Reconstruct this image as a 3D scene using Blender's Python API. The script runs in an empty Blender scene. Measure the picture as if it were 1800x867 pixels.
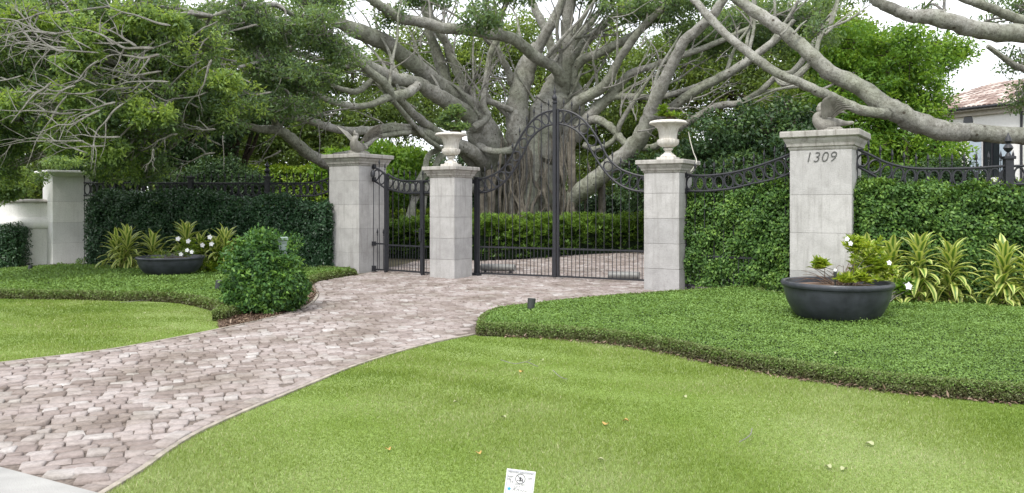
import bpy, bmesh, math, random
import numpy as np
from mathutils import Vector, Matrix

PI = math.pi
R = math.radians
random.seed(11)
rng = np.random.default_rng(11)
scene = bpy.context.scene
COL = scene.collection

# ------------------------------------------------------------ camera
CAM_H = 1.6
FPX = 1400.0                      # focal length in photo pixels (photo 1800 wide)
cam_d = bpy.data.cameras.new('camera')
cam_d.sensor_width = 36.0
cam_d.lens = FPX / 1800 * 36
cam_d.shift_y = -73.5 / 1800
cam_d.clip_start = 0.05
cam_d.clip_end = 1000
cam = bpy.data.objects.new('camera', cam_d)
cam.location = (0, 0, CAM_H)
cam.rotation_euler = (R(90), 0, 0)
COL.objects.link(cam)
scene.camera = cam

# ------------------------------------------------------------ sky and sun
SUN_EL, SUN_AZ = 54, 206          # azimuth clockwise from +Y (behind the camera to the left)
world = bpy.data.worlds.new('World')
scene.world = world
world.use_nodes = True
nt = world.node_tree
bg = nt.nodes['Background']
sky = nt.nodes.new('ShaderNodeTexSky')
sky.sky_type = 'NISHITA'
sky.sun_disc = False
sky.sun_elevation = R(SUN_EL)
sky.sun_rotation = R(SUN_AZ)
sky.air_density = 1.0
sky.dust_density = 3.0
mixc = nt.nodes.new('ShaderNodeMix'); mixc.data_type = 'RGBA'
tcw = nt.nodes.new('ShaderNodeTexCoord')
cl = nt.nodes.new('ShaderNodeTexNoise'); cl.inputs['Scale'].default_value = 2.2; cl.inputs['Detail'].default_value = 6
crp = nt.nodes.new('ShaderNodeValToRGB')
crp.color_ramp.elements[0].position = 0.30; crp.color_ramp.elements[0].color = (0.72, 0.72, 0.72, 1)
crp.color_ramp.elements[1].position = 0.62; crp.color_ramp.elements[1].color = (1, 1, 1, 1)
nt.links.new(tcw.outputs['Generated'], cl.inputs['Vector'])
nt.links.new(cl.outputs['Fac'], crp.inputs['Fac'])
nt.links.new(crp.outputs['Color'], mixc.inputs['Factor'])
nt.links.new(sky.outputs['Color'], mixc.inputs['A'])
mixc.inputs['B'].default_value = (9.0, 9.2, 9.6, 1)     # bright white cloud cover
nt.links.new(mixc.outputs['Result'], bg.inputs['Color'])
bg.inputs['Strength'].default_value = 0.105

sd = bpy.data.lights.new('sun', 'SUN')
sd.energy = 1.5
sd.angle = R(12)
sd.color = (1.0, 0.96, 0.90)
sun = bpy.data.objects.new('sun', sd)
az = R(SUN_AZ); el = R(SUN_EL)
dvec = Vector((math.sin(az) * math.cos(el), math.cos(az) * math.cos(el), math.sin(el)))
sun.rotation_euler = dvec.to_track_quat('Z', 'Y').to_euler()
sun.location = (5, -5, 20)
COL.objects.link(sun)

vs = scene.view_settings
vs.view_transform = 'Standard'
vs.look = 'None'
vs.exposure = 1.0
vs.gamma = 1.0
scene.cycles.max_bounces = 6
scene.cycles.diffuse_bounces = 3
scene.cycles.glossy_bounces = 2
scene.cycles.transmission_bounces = 4
scene.cycles.transparent_max_bounces = 4
scene.cycles.caustics_reflective = False
scene.cycles.caustics_refractive = False

# ------------------------------------------------------------ pixel / world helpers
def P(px, py, Y):
    return Vector(((px - 900) * Y / FPX, Y, CAM_H - (py - 360) * Y / FPX))

def G(px, py):
    Y = CAM_H * FPX / (py - 360)
    return ((px - 900) * Y / FPX, Y)

# ------------------------------------------------------------ object helpers
def tag(o, label=None, cat=None, group=None, kind=None):
    if label: o['label'] = label
    if cat: o['category'] = cat
    if group: o['group'] = group
    if kind: o['kind'] = kind
    return o

def thing(name, label, cat, loc=(0, 0, 0), rotz=0, group=None):
    o = bpy.data.objects.new(name, None)
    o.empty_display_size = 0.2
    o.location = loc
    o.rotation_euler = (0, 0, rotz)
    COL.objects.link(o)
    return tag(o, label, cat, group)

def root_matrix(o):
    while o.parent: o = o.parent
    return Matrix.Translation(o.location) @ Matrix.Rotation(o.rotation_euler.z, 4, 'Z')

def link_mesh(name, me, mat, parent=None):
    o = bpy.data.objects.new(name, me)
    if mat:
        me.materials.clear(); me.materials.append(mat)
    if parent is not None: o.parent = parent
    COL.objects.link(o)
    return o

def np_object(name, V, F, mat, parent=None, attrs=None, world_space=True, smooth=False):
    """V (n,3), F (m,k) integer arrays -> one mesh object; world coords are brought into the parent's frame."""
    V = np.asarray(V, dtype=np.float64)
    if parent is not None and world_space:
        M = np.array(root_matrix(parent).inverted())
        V = V @ M[:3, :3].T + M[:3, 3]
    F = np.asarray(F, dtype=np.int32)
    m, k = F.shape
    me = bpy.data.meshes.new(name)
    me.vertices.add(len(V)); me.vertices.foreach_set('co', V.astype(np.float32).ravel())
    me.loops.add(m * k); me.loops.foreach_set('vertex_index', F.ravel())
    me.polygons.add(m)
    me.polygons.foreach_set('loop_start', np.arange(m, dtype=np.int32) * k)
    if smooth: me.polygons.foreach_set('use_smooth', np.ones(m, dtype=bool))
    me.update(calc_edges=True)
    for an, av in (attrs or {}).items():
        a = me.attributes.new(an, 'FLOAT', 'POINT')
        a.data.foreach_set('value', np.asarray(av, dtype=np.float32))
    return link_mesh(name, me, mat, parent)

class MB:
    """collects shapes, then links them as ONE mesh object"""
    def __init__(s): s.v = []; s.f = []; s.a = []
    def add(s, vs_, fs_, a=0.5):
        n = len(s.v)
        s.v += [tuple(p) for p in vs_]; s.a += [a] * len(vs_)
        s.f += [tuple(i + n for i in f) for f in fs_]
        return s
    def box(s, c, size, rz=0, a=0.5, bev=0.0):
        x, y, z = size[0] / 2, size[1] / 2, size[2] / 2
        cr, sr = math.cos(rz), math.sin(rz)
        if bev <= 0:
            pts = [(i * x, j * y, k * z) for k in (-1, 1) for j in (-1, 1) for i in (-1, 1)]
            fs = [(0, 2, 3, 1), (4, 5, 7, 6), (0, 1, 5, 4), (2, 6, 7, 3), (0, 4, 6, 2), (1, 3, 7, 5)]
        else:
            b = bev; pts = []; 
            for (zz, ins) in ((-z, b), (-z + b, 0), (z - b, 0), (z, b)):
                X, Y = x - ins, y - ins
                c4 = b * 0.6 if ins == 0 else 0
                pts += [(-X + c4, -Y, zz), (X - c4, -Y, zz), (X, -Y + c4, zz), (X, Y - c4, zz), (X - c4, Y, zz), (-X + c4, Y, zz), (-X, Y - c4, zz), (-X, -Y + c4, zz)]
            fs = [tuple(range(7, -1, -1)), tuple(range(24, 32))]
            for r in range(3):
                for i in range(8):
                    j = (i + 1) % 8
                    fs.append((r * 8 + i, r * 8 + j, r * 8 + 8 + j, r * 8 + 8 + i))
        pts = [(c[0] + p[0] * cr - p[1] * sr, c[1] + p[0] * sr + p[1] * cr, c[2] + p[2]) for p in pts]
        return s.add(pts, fs, a)
    def tube(s, pts, rad, sides=8, a=0.5, closed=False, flat=1.0, caps=True, bump=0.0):
        pts = [Vector(p) for p in pts]
        n = len(pts)
        if not hasattr(rad, '__len__'): rad = [rad] * n
        tans = []
        for i in range(n):
            if closed: t = pts[(i + 1) % n] - pts[i - 1]
            else: t = pts[min(i + 1, n - 1)] - pts[max(i - 1, 0)]
            if t.length < 1e-9: t = Vector((0, 0, 1))
            tans.append(t.normalized())
        up = Vector((0, 0, 1)) if abs(tans[0].z) < 0.9 else Vector((1, 0, 0))
        side = tans[0].cross(up).normalized()
        vs_, fs_ = [], []
        for i in range(n):
            t = tans[i]
            side = (side - t * side.dot(t))
            if side.length < 1e-6: side = t.orthogonal()
            side.normalize()
            b = t.cross(side)
            for k in range(sides):
                th = 2 * PI * k / sides
                rr = rad[i] * (1 + (random.uniform(-bump, bump) if bump else 0))
                vs_.append(pts[i] + side * math.cos(th) * rr + b * math.sin(th) * rr * flat)
        m = n if closed else n - 1
        for i in range(m):
            for k in range(sides):
                k2 = (k + 1) % sides; i2 = (i + 1) % n
                fs_.append((i * sides + k, i * sides + k2, i2 * sides + k2, i2 * sides + k))
        if caps and not closed:
            fs_.append(tuple(range(sides - 1, -1, -1)))
            fs_.append(tuple((n - 1) * sides + k for k in range(sides)))
        return s.add(vs_, fs_, a)
    def lathe(s, prof, c=(0, 0, 0), seg=32, a=0.5, rot=0, rfun=None):
        vs_, fs_ = [], []
        for (r, z) in prof:
            for k in range(seg):
                th = 2 * PI * k / seg + rot
                q = r * (rfun(th, z) if rfun else 1)
                vs_.append((c[0] + q * math.cos(th), c[1] + q * math.sin(th), c[2] + z))
        for i in range(len(prof) - 1):
            for k in range(seg):
                k2 = (k + 1) % seg
                fs_.append((i * seg + k, i * seg + k2, (i + 1) * seg + k2, (i + 1) * seg + k))
        fs_.append(tuple(range(seg - 1, -1, -1)))
        fs_.append(tuple((len(prof) - 1) * seg + k for k in range(seg)))
        return s.add(vs_, fs_, a)
    def blob(s, c, r, a=0.5, seg=12, rings=8, noise=0.0):
        vs_, fs_ = [], []
        for i in range(1, rings):
            ph = PI * i / rings
            for k in range(seg):
                th = 2 * PI * k / seg
                q = 1 + random.uniform(-noise, noise)
                vs_.append((c[0] + r[0] * math.sin(ph) * math.cos(th) * q, c[1] + r[1] * math.sin(ph) * math.sin(th) * q, c[2] + r[2] * math.cos(ph) * q))
        top = len(vs_); vs_.append((c[0], c[1], c[2] + r[2])); bot = len(vs_); vs_.append((c[0], c[1], c[2] - r[2]))
        for i in range(rings - 2):
            for k in range(seg):
                k2 = (k + 1) % seg
                fs_.append((i * seg + k, (i + 1) * seg + k, (i + 1) * seg + k2, i * seg + k2))
        for k in range(seg):
            k2 = (k + 1) % seg
            fs_.append((top, k, k2)); fs_.append((bot, (rings - 2) * seg + k2, (rings - 2) * seg + k))
        return s.add(vs_, fs_, a)
    def build(s, name, mat, parent=None, world_space=False, smooth=False):
        V = s.v
        if parent is not None and world_space:
            M = root_matrix(parent).inverted()
            V = [M @ Vector(p) for p in V]
        me = bpy.data.meshes.new(name)
        me.from_pydata([tuple(p) for p in V], [], s.f)
        a = me.attributes.new('v', 'FLOAT', 'POINT')
        a.data.foreach_set('value', np.asarray(s.a, dtype=np.float32))
        if smooth:
            me.polygons.foreach_set('use_smooth', np.ones(len(me.polygons), dtype=bool))
            if smooth == 'auto':
                me.set_sharp_from_angle(angle=R(40))
        me.update()
        return link_mesh(name, me, mat, parent)

def catmull(pts, sub=5):
    """pts: list of tuples of any equal length; returns interpolated list"""
    A = np.array([list(p) for p in pts], dtype=float)
    if len(A) < 3:
        return [tuple(A[0] + (A[-1] - A[0]) * t) for t in np.linspace(0, 1, sub + 1)]
    ext = np.vstack([2 * A[0] - A[1], A, 2 * A[-1] - A[-2]])
    out = []
    for i in range(1, len(ext) - 2):
        p0, p1, p2, p3 = ext[i - 1], ext[i], ext[i + 1], ext[i + 2]
        for t in np.linspace(0, 1, sub, endpoint=False):
            out.append(0.5 * ((2 * p1) + (-p0 + p2) * t + (2 * p0 - 5 * p1 + 4 * p2 - p3) * t * t + (-p0 + 3 * p1 - 3 * p2 + p3) * t ** 3))
    out.append(A[-1])
    return [tuple(p) for p in out]

def inside(poly, pts):
    poly = np.asarray(poly); x, y = pts[:, 0], pts[:, 1]
    r = np.zeros(len(pts), dtype=bool)
    j = len(poly) - 1
    for i in range(len(poly)):
        xi, yi = poly[i]; xj, yj = poly[j]
        c = ((yi > y) != (yj > y)) & (x < (xj - xi) * (y - yi) / (yj - yi + 1e-12) + xi)
        r ^= c
        j = i
    return r

def edge_dist(line, pts, closed=False):
    line = np.asarray(line, dtype=float)
    d = np.full(len(pts), 1e9)
    n = len(line) if closed else len(line) - 1
    for i in range(n):
        a = line[i]; b = line[(i + 1) % len(line)]
        ab = b - a
        t = np.clip(((pts - a) @ ab) / (ab @ ab + 1e-12), 0, 1)
        d = np.minimum(d, np.linalg.norm(pts - (a + t[:, None] * ab), axis=1))
    return d

def smooth_line(pts, sub=6):
    return [(p[0], p[1]) for p in catmull(pts, sub)]

def poly_object(name, poly, z, mat, parent=None, thick=0.0):
    bm = bmesh.new()
    vs_ = [bm.verts.new((p[0], p[1], z)) for p in poly]
    es = [bm.edges.new((vs_[i], vs_[(i + 1) % len(vs_)])) for i in range(len(vs_))]
    bmesh.ops.triangle_fill(bm, edges=es, use_beauty=True, use_dissolve=False, normal=(0, 0, 1))
    if thick > 0:
        fs = list(bm.faces)
        r = bmesh.ops.extrude_face_region(bm, geom=fs)
        for v in [g for g in r['geom'] if isinstance(g, bmesh.types.BMVert)]: v.co.z += thick
    bmesh.ops.recalc_face_normals(bm, faces=bm.faces)
    me = bpy.data.meshes.new(name); bm.to_mesh(me); bm.free()
    return link_mesh(name, me, mat, parent)

def nrm(a):
    return a / (np.linalg.norm(a, axis=1, keepdims=True) + 1e-12)

def leaf_quads(c, axis, nr, L, W):
    """diamond leaves, slightly folded: (V, F)"""
    axis = nrm(axis); side = nrm(np.cross(axis, nr)); nr = np.cross(side, axis)
    L = np.asarray(L)[:, None] if np.ndim(L) else L
    W = np.asarray(W)[:, None] if np.ndim(W) else W
    b = c; t = c + axis * L - nr * L * 0.12
    m = c + axis * L * 0.45 + nr * L * 0.05
    l = m + side * W * 0.5 + nr * W * 0.12; r = m - side * W * 0.5 + nr * W * 0.12
    V = np.stack([b, l, t, r], axis=1).reshape(-1, 3)
    F = np.arange(len(V)).reshape(-1, 4)
    return V, F

def rand_unit(n):
    return nrm(rng.normal(size=(n, 3)))

class Leaves:
    def __init__(s): s.c = []; s.ax = []; s.n = []; s.L = []; s.W = []; s.v = []
    def add(s, c, ax, n, L, W, v):
        k = len(c)
        s.c.append(c); s.ax.append(ax); s.n.append(n)
        s.L.append(np.broadcast_to(L, (k,))); s.W.append(np.broadcast_to(W, (k,))); s.v.append(np.broadcast_to(v, (k,)))
    def build(s, name, mat, parent=None):
        c = np.vstack(s.c); V, F = leaf_quads(c, np.vstack(s.ax), np.vstack(s.n), np.concatenate(s.L), np.concatenate(s.W))
        return np_object(name, V, F, mat, parent, {'v': np.repeat(np.clip(np.concatenate(s.v), 0, 1), 4)})

# ------------------------------------------------------------ materials
def new_mat(name):
    m = bpy.data.materials.new(name); m.use_nodes = True
    t = m.node_tree
    return m, t, t.nodes['Principled BSDF']

def N(t, kind, **kw):
    n = t.nodes.new('ShaderNode' + kind)
    for k, v in kw.items():
        if k in n.inputs: n.inputs[k].default_value = v
        else: setattr(n, k, v)
    return n

def ramp(t, stops):
    r = t.nodes.new('ShaderNodeValToRGB')
    e = r.color_ramp.elements
    while len(e) < len(stops): e.new(0.5)
    for i, (p, c) in enumerate(stops):
        e[i].position = p; e[i].color = (*c, 1) if len(c) == 3 else c
    return r

def mix(t, a, b, fac, mode='MIX'):
    m = t.nodes.new('ShaderNodeMix'); m.data_type = 'RGBA'; m.blend_type = mode
    for s, x in (('A', a), ('B', b), ('Factor', fac)):
        if isinstance(x, (int, float)): m.inputs[s].default_value = x
        elif isinstance(x, tuple): m.inputs[s].default_value = (*x, 1)
        else: t.links.new(x, m.inputs[s])
    return m.outputs['Result']

def leaf_mat(name, stops, trans=0.25, rough=0.45, spec=0.35, big=0.6, bigscale=0.8):
    """leaf colour from the per-leaf value 'v' plus slow patches through space"""
    m, t, p = new_mat(name)
    at = N(t, 'Attribute', attribute_name='v')
    tc = N(t, 'TexCoord'); no = N(t, 'TexNoise', Scale=bigscale, Detail=2.0)
    t.links.new(tc.outputs['Object'], no.inputs['Vector'])
    ma = N(t, 'Math', operation='MULTIPLY_ADD')
    sb = N(t, 'Math', operation='SUBTRACT'); sb.inputs[1].default_value = 0.5
    t.links.new(no.outputs['Fac'], sb.inputs[0]); t.links.new(sb.outputs[0], ma.inputs[0])
    ma.inputs[1].default_value = big; t.links.new(at.outputs['Fac'], ma.inputs[2])
    r = ramp(t, stops); t.links.new(ma.outputs[0], r.inputs['Fac'])
    t.links.new(r.outputs['Color'], p.inputs['Base Color'])
    p.inputs['Roughness'].default_value = rough
    p.inputs['Specular IOR Level'].default_value = spec
    if trans > 0:
        tr = N(t, 'BsdfTranslucent'); mx = N(t, 'MixShader', Fac=trans)
        br = mix(t, r.outputs['Color'], (1.0, 1.0, 0.35), 1.0, 'MULTIPLY')
        g = N(t, 'Gamma', Gamma=0.8); t.links.new(br, g.inputs['Color'])
        t.links.new(g.outputs[0], tr.inputs['Color'])
        t.links.new(p.outputs[0], mx.inputs[1]); t.links.new(tr.outputs[0], mx.inputs[2])
        t.links.new(mx.outputs[0], t.nodes['Material Output'].inputs['Surface'])
    return m

def plain(name, col, rough=0.6, metal=0.0, var=0.15, scale=8, bump=0.0, bscale=40, spec=0.5):
    m, t, p = new_mat(name)
    tc = N(t, 'TexCoord'); no = N(t, 'TexNoise', Scale=scale, Detail=5.0)
    t.links.new(tc.outputs['Object'], no.inputs['Vector'])
    c2 = tuple(min(1, x * (1 + var)) for x in col); c1 = tuple(x * (1 - var) for x in col)
    r = ramp(t, [(0.3, c1), (0.7, c2)]); t.links.new(no.outputs['Fac'], r.inputs['Fac'])
    t.links.new(r.outputs['Color'], p.inputs['Base Color'])
    p.inputs['Roughness'].default_value = rough; p.inputs['Metallic'].default_value = metal
    p.inputs['Specular IOR Level'].default_value = spec
    if bump:
        b = N(t, 'Bump', Strength=bump, Distance=0.02); n2 = N(t, 'TexNoise', Scale=bscale, Detail=4.0)
        t.links.new(tc.outputs['Object'], n2.inputs['Vector'])
        t.links.new(n2.outputs['Fac'], b.inputs['Height']); t.links.new(b.outputs[0], p.inputs['Normal'])
    return m

def stone_mat(name, base, pale, stain, stain_amt=0.5, bump=0.35):
    m, t, p = new_mat(name)
    tc = N(t, 'TexCoord')
    at = N(t, 'Attribute', attribute_name='v')
    n1 = N(t, 'TexNoise', Scale=2.8, Detail=9.0, Roughness=0.70, Distortion=0.3)
    t.links.new(tc.outputs['Object'], n1.inputs['Vector'])
    r1 = ramp(t, [(0.36, base), (0.62, pale)]); t.links.new(n1.outputs['Fac'], r1.inputs['Fac'])
    # per-block tone
    r0 = ramp(t, [(0, (0.84, 0.84, 0.84)), (1, (1.08, 1.07, 1.05))]); t.links.new(at.outputs['Fac'], r0.inputs['Fac'])
    c = mix(t, r1.outputs['Color'], r0.outputs['Color'], 1.0, 'MULTIPLY')
    # runs of dirt stretched down the face
    mp = N(t, 'Mapping'); mp.inputs['Scale'].default_value = (13, 13, 1.1)
    n2 = N(t, 'TexNoise', Scale=1.0, Detail=5.0, Roughness=0.6); t.links.new(tc.outputs['Object'], mp.inputs['Vector']); t.links.new(mp.outputs[0], n2.inputs['Vector'])
    r2 = ramp(t, [(0.50, (0, 0, 0)), (0.66, (stain_amt,) * 3)]); t.links.new(n2.outputs['Fac'], r2.inputs['Fac'])
    c = mix(t, c, stain, r2.outputs['Color'])
    n3 = N(t, 'TexNoise', Scale=55.0, Detail=3.0); t.links.new(tc.outputs['Object'], n3.inputs['Vector'])
    r3 = ramp(t, [(0.30, (0.72, 0.72, 0.72)), (0.50, (1, 1, 1))]); t.links.new(n3.outputs['Fac'], r3.inputs['Fac'])
    c = mix(t, c, r3.outputs['Color'], 0.55, 'MULTIPLY')
    t.links.new(c, p.inputs['Base Color'])
    p.inputs['Roughness'].default_value = 0.9; p.inputs['Specular IOR Level'].default_value = 0.2
    b = N(t, 'Bump', Strength=bump, Distance=0.012)
    t.links.new(n3.outputs['Fac'], b.inputs['Height']); t.links.new(b.outputs[0], p.inputs['Normal'])
    return m

M = {}
M['pillar'] = stone_mat('cast_stone', (0.375, 0.368, 0.362), (0.485, 0.478, 0.474), (0.29, 0.28, 0.265), 0.55)
M['pillar_white'] = stone_mat('cast_stone_white', (0.78, 0.775, 0.76), (0.86, 0.855, 0.84), (0.60, 0.59, 0.56), 0.3)
M['cap'] = stone_mat('cap_stone', (0.34, 0.325, 0.30), (0.47, 0.455, 0.43), (0.20, 0.185, 0.16), 0.75)
M['urn'] = stone_mat('urn_stone', (0.57, 0.545, 0.50), (0.70, 0.68, 0.635), (0.36, 0.32, 0.26), 0.6, 0.35)
M['statue'] = stone_mat('statue_stone', (0.20, 0.195, 0.17), (0.33, 0.32, 0.29), (0.12, 0.115, 0.095), 0.7, 0.9)
M['mortar'] = plain('mortar', (0.30, 0.28, 0.26), 0.95)
M['iron'] = plain('wrought_iron', (0.018, 0.019, 0.024), 0.5, 0.0, 0.3, 14, 0.15, 60)
M['number'] = plain('number_metal', (0.10, 0.10, 0.095), 0.6, 0.3, 0.3, 30)
M['pot'] = plain('pot_glaze', (0.040, 0.044, 0.054), 0.36, 0.0, 0.35, 6, 0.12, 50)
M['potsoil'] = plain('pot_soil', (0.16, 0.10, 0.065), 0.95, 0, 0.4, 30, 0.8, 60)
M['mulch'] = plain('mulch', (0.13, 0.085, 0.06), 0.95, 0, 0.5, 18, 1.0, 30)
M['asphalt'] = plain('asphalt', (0.06, 0.06, 0.062), 0.9, 0, 0.2, 60, 0.4, 120)
M['concrete'] = plain('curb_concrete', (0.33, 0.325, 0.31), 0.9, 0, 0.14, 5, 0.4, 90)
M['edging'] = plain('edging_mortar', (0.30, 0.265, 0.22), 0.95, 0, 0.35, 9, 0.6, 60)
M['grey_metal'] = plain('grey_metal', (0.22, 0.22, 0.21), 0.5, 0.2, 0.15)
M['dark_plastic'] = plain('dark_plastic', (0.03, 0.035, 0.033), 0.5)
M['box_green'] = plain('call_box', (0.22, 0.28, 0.26), 0.5, 0, 0.12)
M['wire'] = plain('pale_cable', (0.5, 0.48, 0.42), 0.7)
M['under'] = plain('soil', (0.075, 0.065, 0.035), 0.95, 0, 0.3, 3, 0.5, 30)
M['core'] = plain('hedge_shade', (0.014, 0.026, 0.010), 0.95, 0, 0.5, 12, 0.5, 25, 0.1)  # near-black green: shade deep among the leaves, put into the colour

def bark_mat(name, a, b, lichen=(0.42, 0.42, 0.38), spots=True):
    m, t, p = new_mat(name)
    tc = N(t, 'TexCoord')
    n1 = N(t, 'TexNoise', Scale=1.6, Detail=8.0, Roughness=0.65, Distortion=0.5); t.links.new(tc.outputs['Object'], n1.inputs['Vector'])
    r1 = ramp(t, [(0.36, a), (0.64, b)]); t.links.new(n1.outputs['Fac'], r1.inputs['Fac'])
    c = r1.outputs['Color']
    n3 = N(t, 'TexNoise', Scale=9.0, Detail=6.0, Roughness=0.7); t.links.new(tc.outputs['Object'], n3.inputs['Vector'])
    r3 = ramp(t, [(0.36, (0.50, 0.48, 0.44)), (0.56, (1.05, 1.05, 1.05))]); t.links.new(n3.outputs['Fac'], r3.inputs['Fac'])
    c = mix(t, c, r3.outputs['Color'], 0.8, 'MULTIPLY')
    if spots:
        v = N(t, 'TexVoronoi', Scale=7.5); t.links.new(tc.outputs['Object'], v.inputs['Vector'])
        r4 = ramp(t, [(0.06, (1, 1, 1)), (0.13, (0, 0, 0))]); t.links.new(v.outputs['Distance'], r4.inputs['Fac'])
        c = mix(t, c, lichen, r4.outputs['Color'])
        v3 = N(t, 'TexVoronoi', Scale=22.0); t.links.new(tc.outputs['Object'], v3.inputs['Vector'])
        r6 = ramp(t, [(0.16, (0.50, 0.48, 0.43)), (0.30, (1, 1, 1))]); t.links.new(v3.outputs['Distance'], r6.inputs['Fac'])
        c = mix(t, c, r6.outputs['Color'], 0.8, 'MULTIPLY')
        n7 = N(t, 'TexNoise', Scale=0.7, Detail=4.0); t.links.new(tc.outputs['Object'], n7.inputs['Vector'])
        r7 = ramp(t, [(0.42, (0.80, 0.86, 0.72)), (0.58, (1.0, 1.0, 1.0))]); t.links.new(n7.outputs['Fac'], r7.inputs['Fac'])
        c = mix(t, c, r7.outputs['Color'], 0.8, 'MULTIPLY')
        v2 = N(t, 'TexVoronoi', Scale=3.3); t.links.new(tc.outputs['Object'], v2.inputs['Vector'])
        r5 = ramp(t, [(0.07, (1, 1, 1)), (0.12, (0, 0, 0))]); t.links.new(v2.outputs['Distance'], r5.inputs['Fac'])
        c = mix(t, c, (0.07, 0.06, 0.045), r5.outputs['Color'])
    t.links.new(c, p.inputs['Base Color'])
    p.inputs['Roughness'].default_value = 0.85; p.inputs['Specular IOR Level'].default_value = 0.25
    bp = N(t, 'Bump', Strength=0.9, Distance=0.06)
    mp = N(t, 'Mapping'); mp.inputs['Scale'].default_value = (5, 5, 3)
    n4 = N(t, 'TexNoise', Scale=2.2, Detail=8.0, Roughness=0.7); t.links.new(tc.outputs['Object'], mp.inputs['Vector']); t.links.new(mp.outputs[0], n4.inputs['Vector'])
    t.links.new(n4.outputs['Fac'], bp.inputs['Height']); t.links.new(bp.outputs[0], p.inputs['Normal'])
    return m

M['bark'] = bark_mat('ficus_bark', (0.225, 0.222, 0.198), (0.39, 0.385, 0.35))
M['root'] = bark_mat('root_bark', (0.10, 0.09, 0.072), (0.21, 0.19, 0.155), spots=False)
M['twig'] = bark_mat('twig_bark', (0.19, 0.185, 0.165), (0.33, 0.32, 0.29), spots=False)
M['darkbark'] = bark_mat('dark_bark', (0.05, 0.04, 0.03), (0.11, 0.09, 0.07), spots=False)

G3 = lambda r, g, b: (r, g, b)
M['ficus_leaf'] = leaf_mat('ficus_leaf', [(0.0, (0.080, 0.135, 0.070)), (0.4, (0.145, 0.230, 0.105)), (0.75, (0.22, 0.34, 0.115)), (1.0, (0.33, 0.46, 0.10))], 0.45)
M['bright_leaf'] = leaf_mat('bright_leaf', [(0.0, (0.05, 0.12, 0.018)), (0.5, (0.12, 0.25, 0.032)), (1.0, (0.24, 0.40, 0.05))], 0.42)
M['far_leaf'] = leaf_mat('far_leaf', [(0.0, (0.07, 0.115, 0.035)), (0.5, (0.15, 0.225, 0.055)), (1.0, (0.27, 0.36, 0.075))], 0.45)
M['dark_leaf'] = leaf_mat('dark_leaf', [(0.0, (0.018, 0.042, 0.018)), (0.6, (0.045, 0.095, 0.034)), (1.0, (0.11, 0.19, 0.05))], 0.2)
M['hedge_leaf'] = leaf_mat('hedge_leaf', [(0.0, (0.024, 0.065, 0.018)), (0.5, (0.085, 0.180, 0.038)), (1.0, (0.25, 0.40, 0.075))], 0.2, 0.5, 0.35, 0.5, 1.4)
M['hedge_leaf_cool'] = leaf_mat('hedge_leaf_cool', [(0.0, (0.016, 0.046, 0.020)), (0.6, (0.044, 0.105, 0.044)), (1.0, (0.11, 0.20, 0.075))], 0.12, 0.38, 0.5, 0.4, 1.4)
M['lance_leaf'] = leaf_mat('lance_leaf', [(0.0, (0.04, 0.09, 0.02)), (0.5, (0.11, 0.21, 0.03)), (1.0, (0.25, 0.38, 0.05))], 0.3)
M['cover_leaf'] = leaf_mat('cover_leaf', [(0.0, (0.090, 0.165, 0.038)), (0.5, (0.185, 0.310, 0.075)), (1.0, (0.30, 0.46, 0.14))], 0.3, 0.5, 0.3, 0.5, 0.9)
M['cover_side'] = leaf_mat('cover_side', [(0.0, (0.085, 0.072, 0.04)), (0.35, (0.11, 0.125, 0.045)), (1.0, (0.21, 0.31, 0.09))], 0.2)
M['grass'] = leaf_mat('grass_blade', [(0.0, (0.12, 0.19, 0.030)), (0.35, (0.20, 0.275, 0.052)), (0.62, (0.29, 0.355, 0.14)), (0.85, (0.37, 0.42, 0.225)), (1.0, (0.50, 0.48, 0.30))], 0.25, 0.6, 0.15, 1.5, 0.62)
M['ivy'] = leaf_mat('ivy_leaf', [(0.0, (0.020, 0.058, 0.018)), (0.5, (0.052, 0.135, 0.032)), (1.0, (0.16, 0.30, 0.045))], 0.2, 0.5, 0.35)
M['dracaena'] = leaf_mat('striped_leaf', [(0.0, (0.09, 0.18, 0.035)), (0.42, (0.15, 0.25, 0.045)), (0.55, (0.46, 0.52, 0.13)), (1.0, (0.60, 0.64, 0.24))], 0.28, 0.4, 0.4, 0.12)
M['yellow_leaf'] = leaf_mat('lime_leaf', [(0.0, (0.10, 0.19, 0.02)), (0.5, (0.22, 0.33, 0.03)), (1.0, (0.42, 0.50, 0.06))], 0.35)
M['petal'] = plain('white_petal', (0.85, 0.85, 0.84), 0.6, 0, 0.05)
M['stem'] = plain('plant_stem', (0.20, 0.15, 0.09), 0.8)
M['dryleaf'] = plain('fallen_leaf', (0.42, 0.27, 0.08), 0.7, 0, 0.4, 3)
M['paleleaf'] = plain('fallen_leaf_pale', (0.34, 0.36, 0.19), 0.7, 0, 0.2, 3)

def ground_mat():
    m, t, p = new_mat('lawn_thatch')
    tc = N(t, 'TexCoord'); n1 = N(t, 'TexNoise', Scale=0.55, Detail=3.0); n2 = N(t, 'TexNoise', Scale=70.0, Detail=4.0)
    t.links.new(tc.outputs['Object'], n1.inputs['Vector']); t.links.new(tc.outputs['Object'], n2.inputs['Vector'])
    r1 = ramp(t, [(0.35, (0.16, 0.24, 0.045)), (0.65, (0.26, 0.33, 0.12))]); t.links.new(n1.outputs['Fac'], r1.inputs['Fac'])
    r2 = ramp(t, [(0.3, (0.45, 0.5, 0.4)), (0.65, (1.1, 1.1, 1.1))]); t.links.new(n2.outputs['Fac'], r2.inputs['Fac'])
    t.links.new(mix(t, r1.outputs['Color'], r2.outputs['Color'], 1.0, 'MULTIPLY'), p.inputs['Base Color'])
    p.inputs['Roughness'].default_value = 0.95; p.inputs['Specular IOR Level'].default_value = 0.1
    return m
M['thatch'] = ground_mat()

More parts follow.
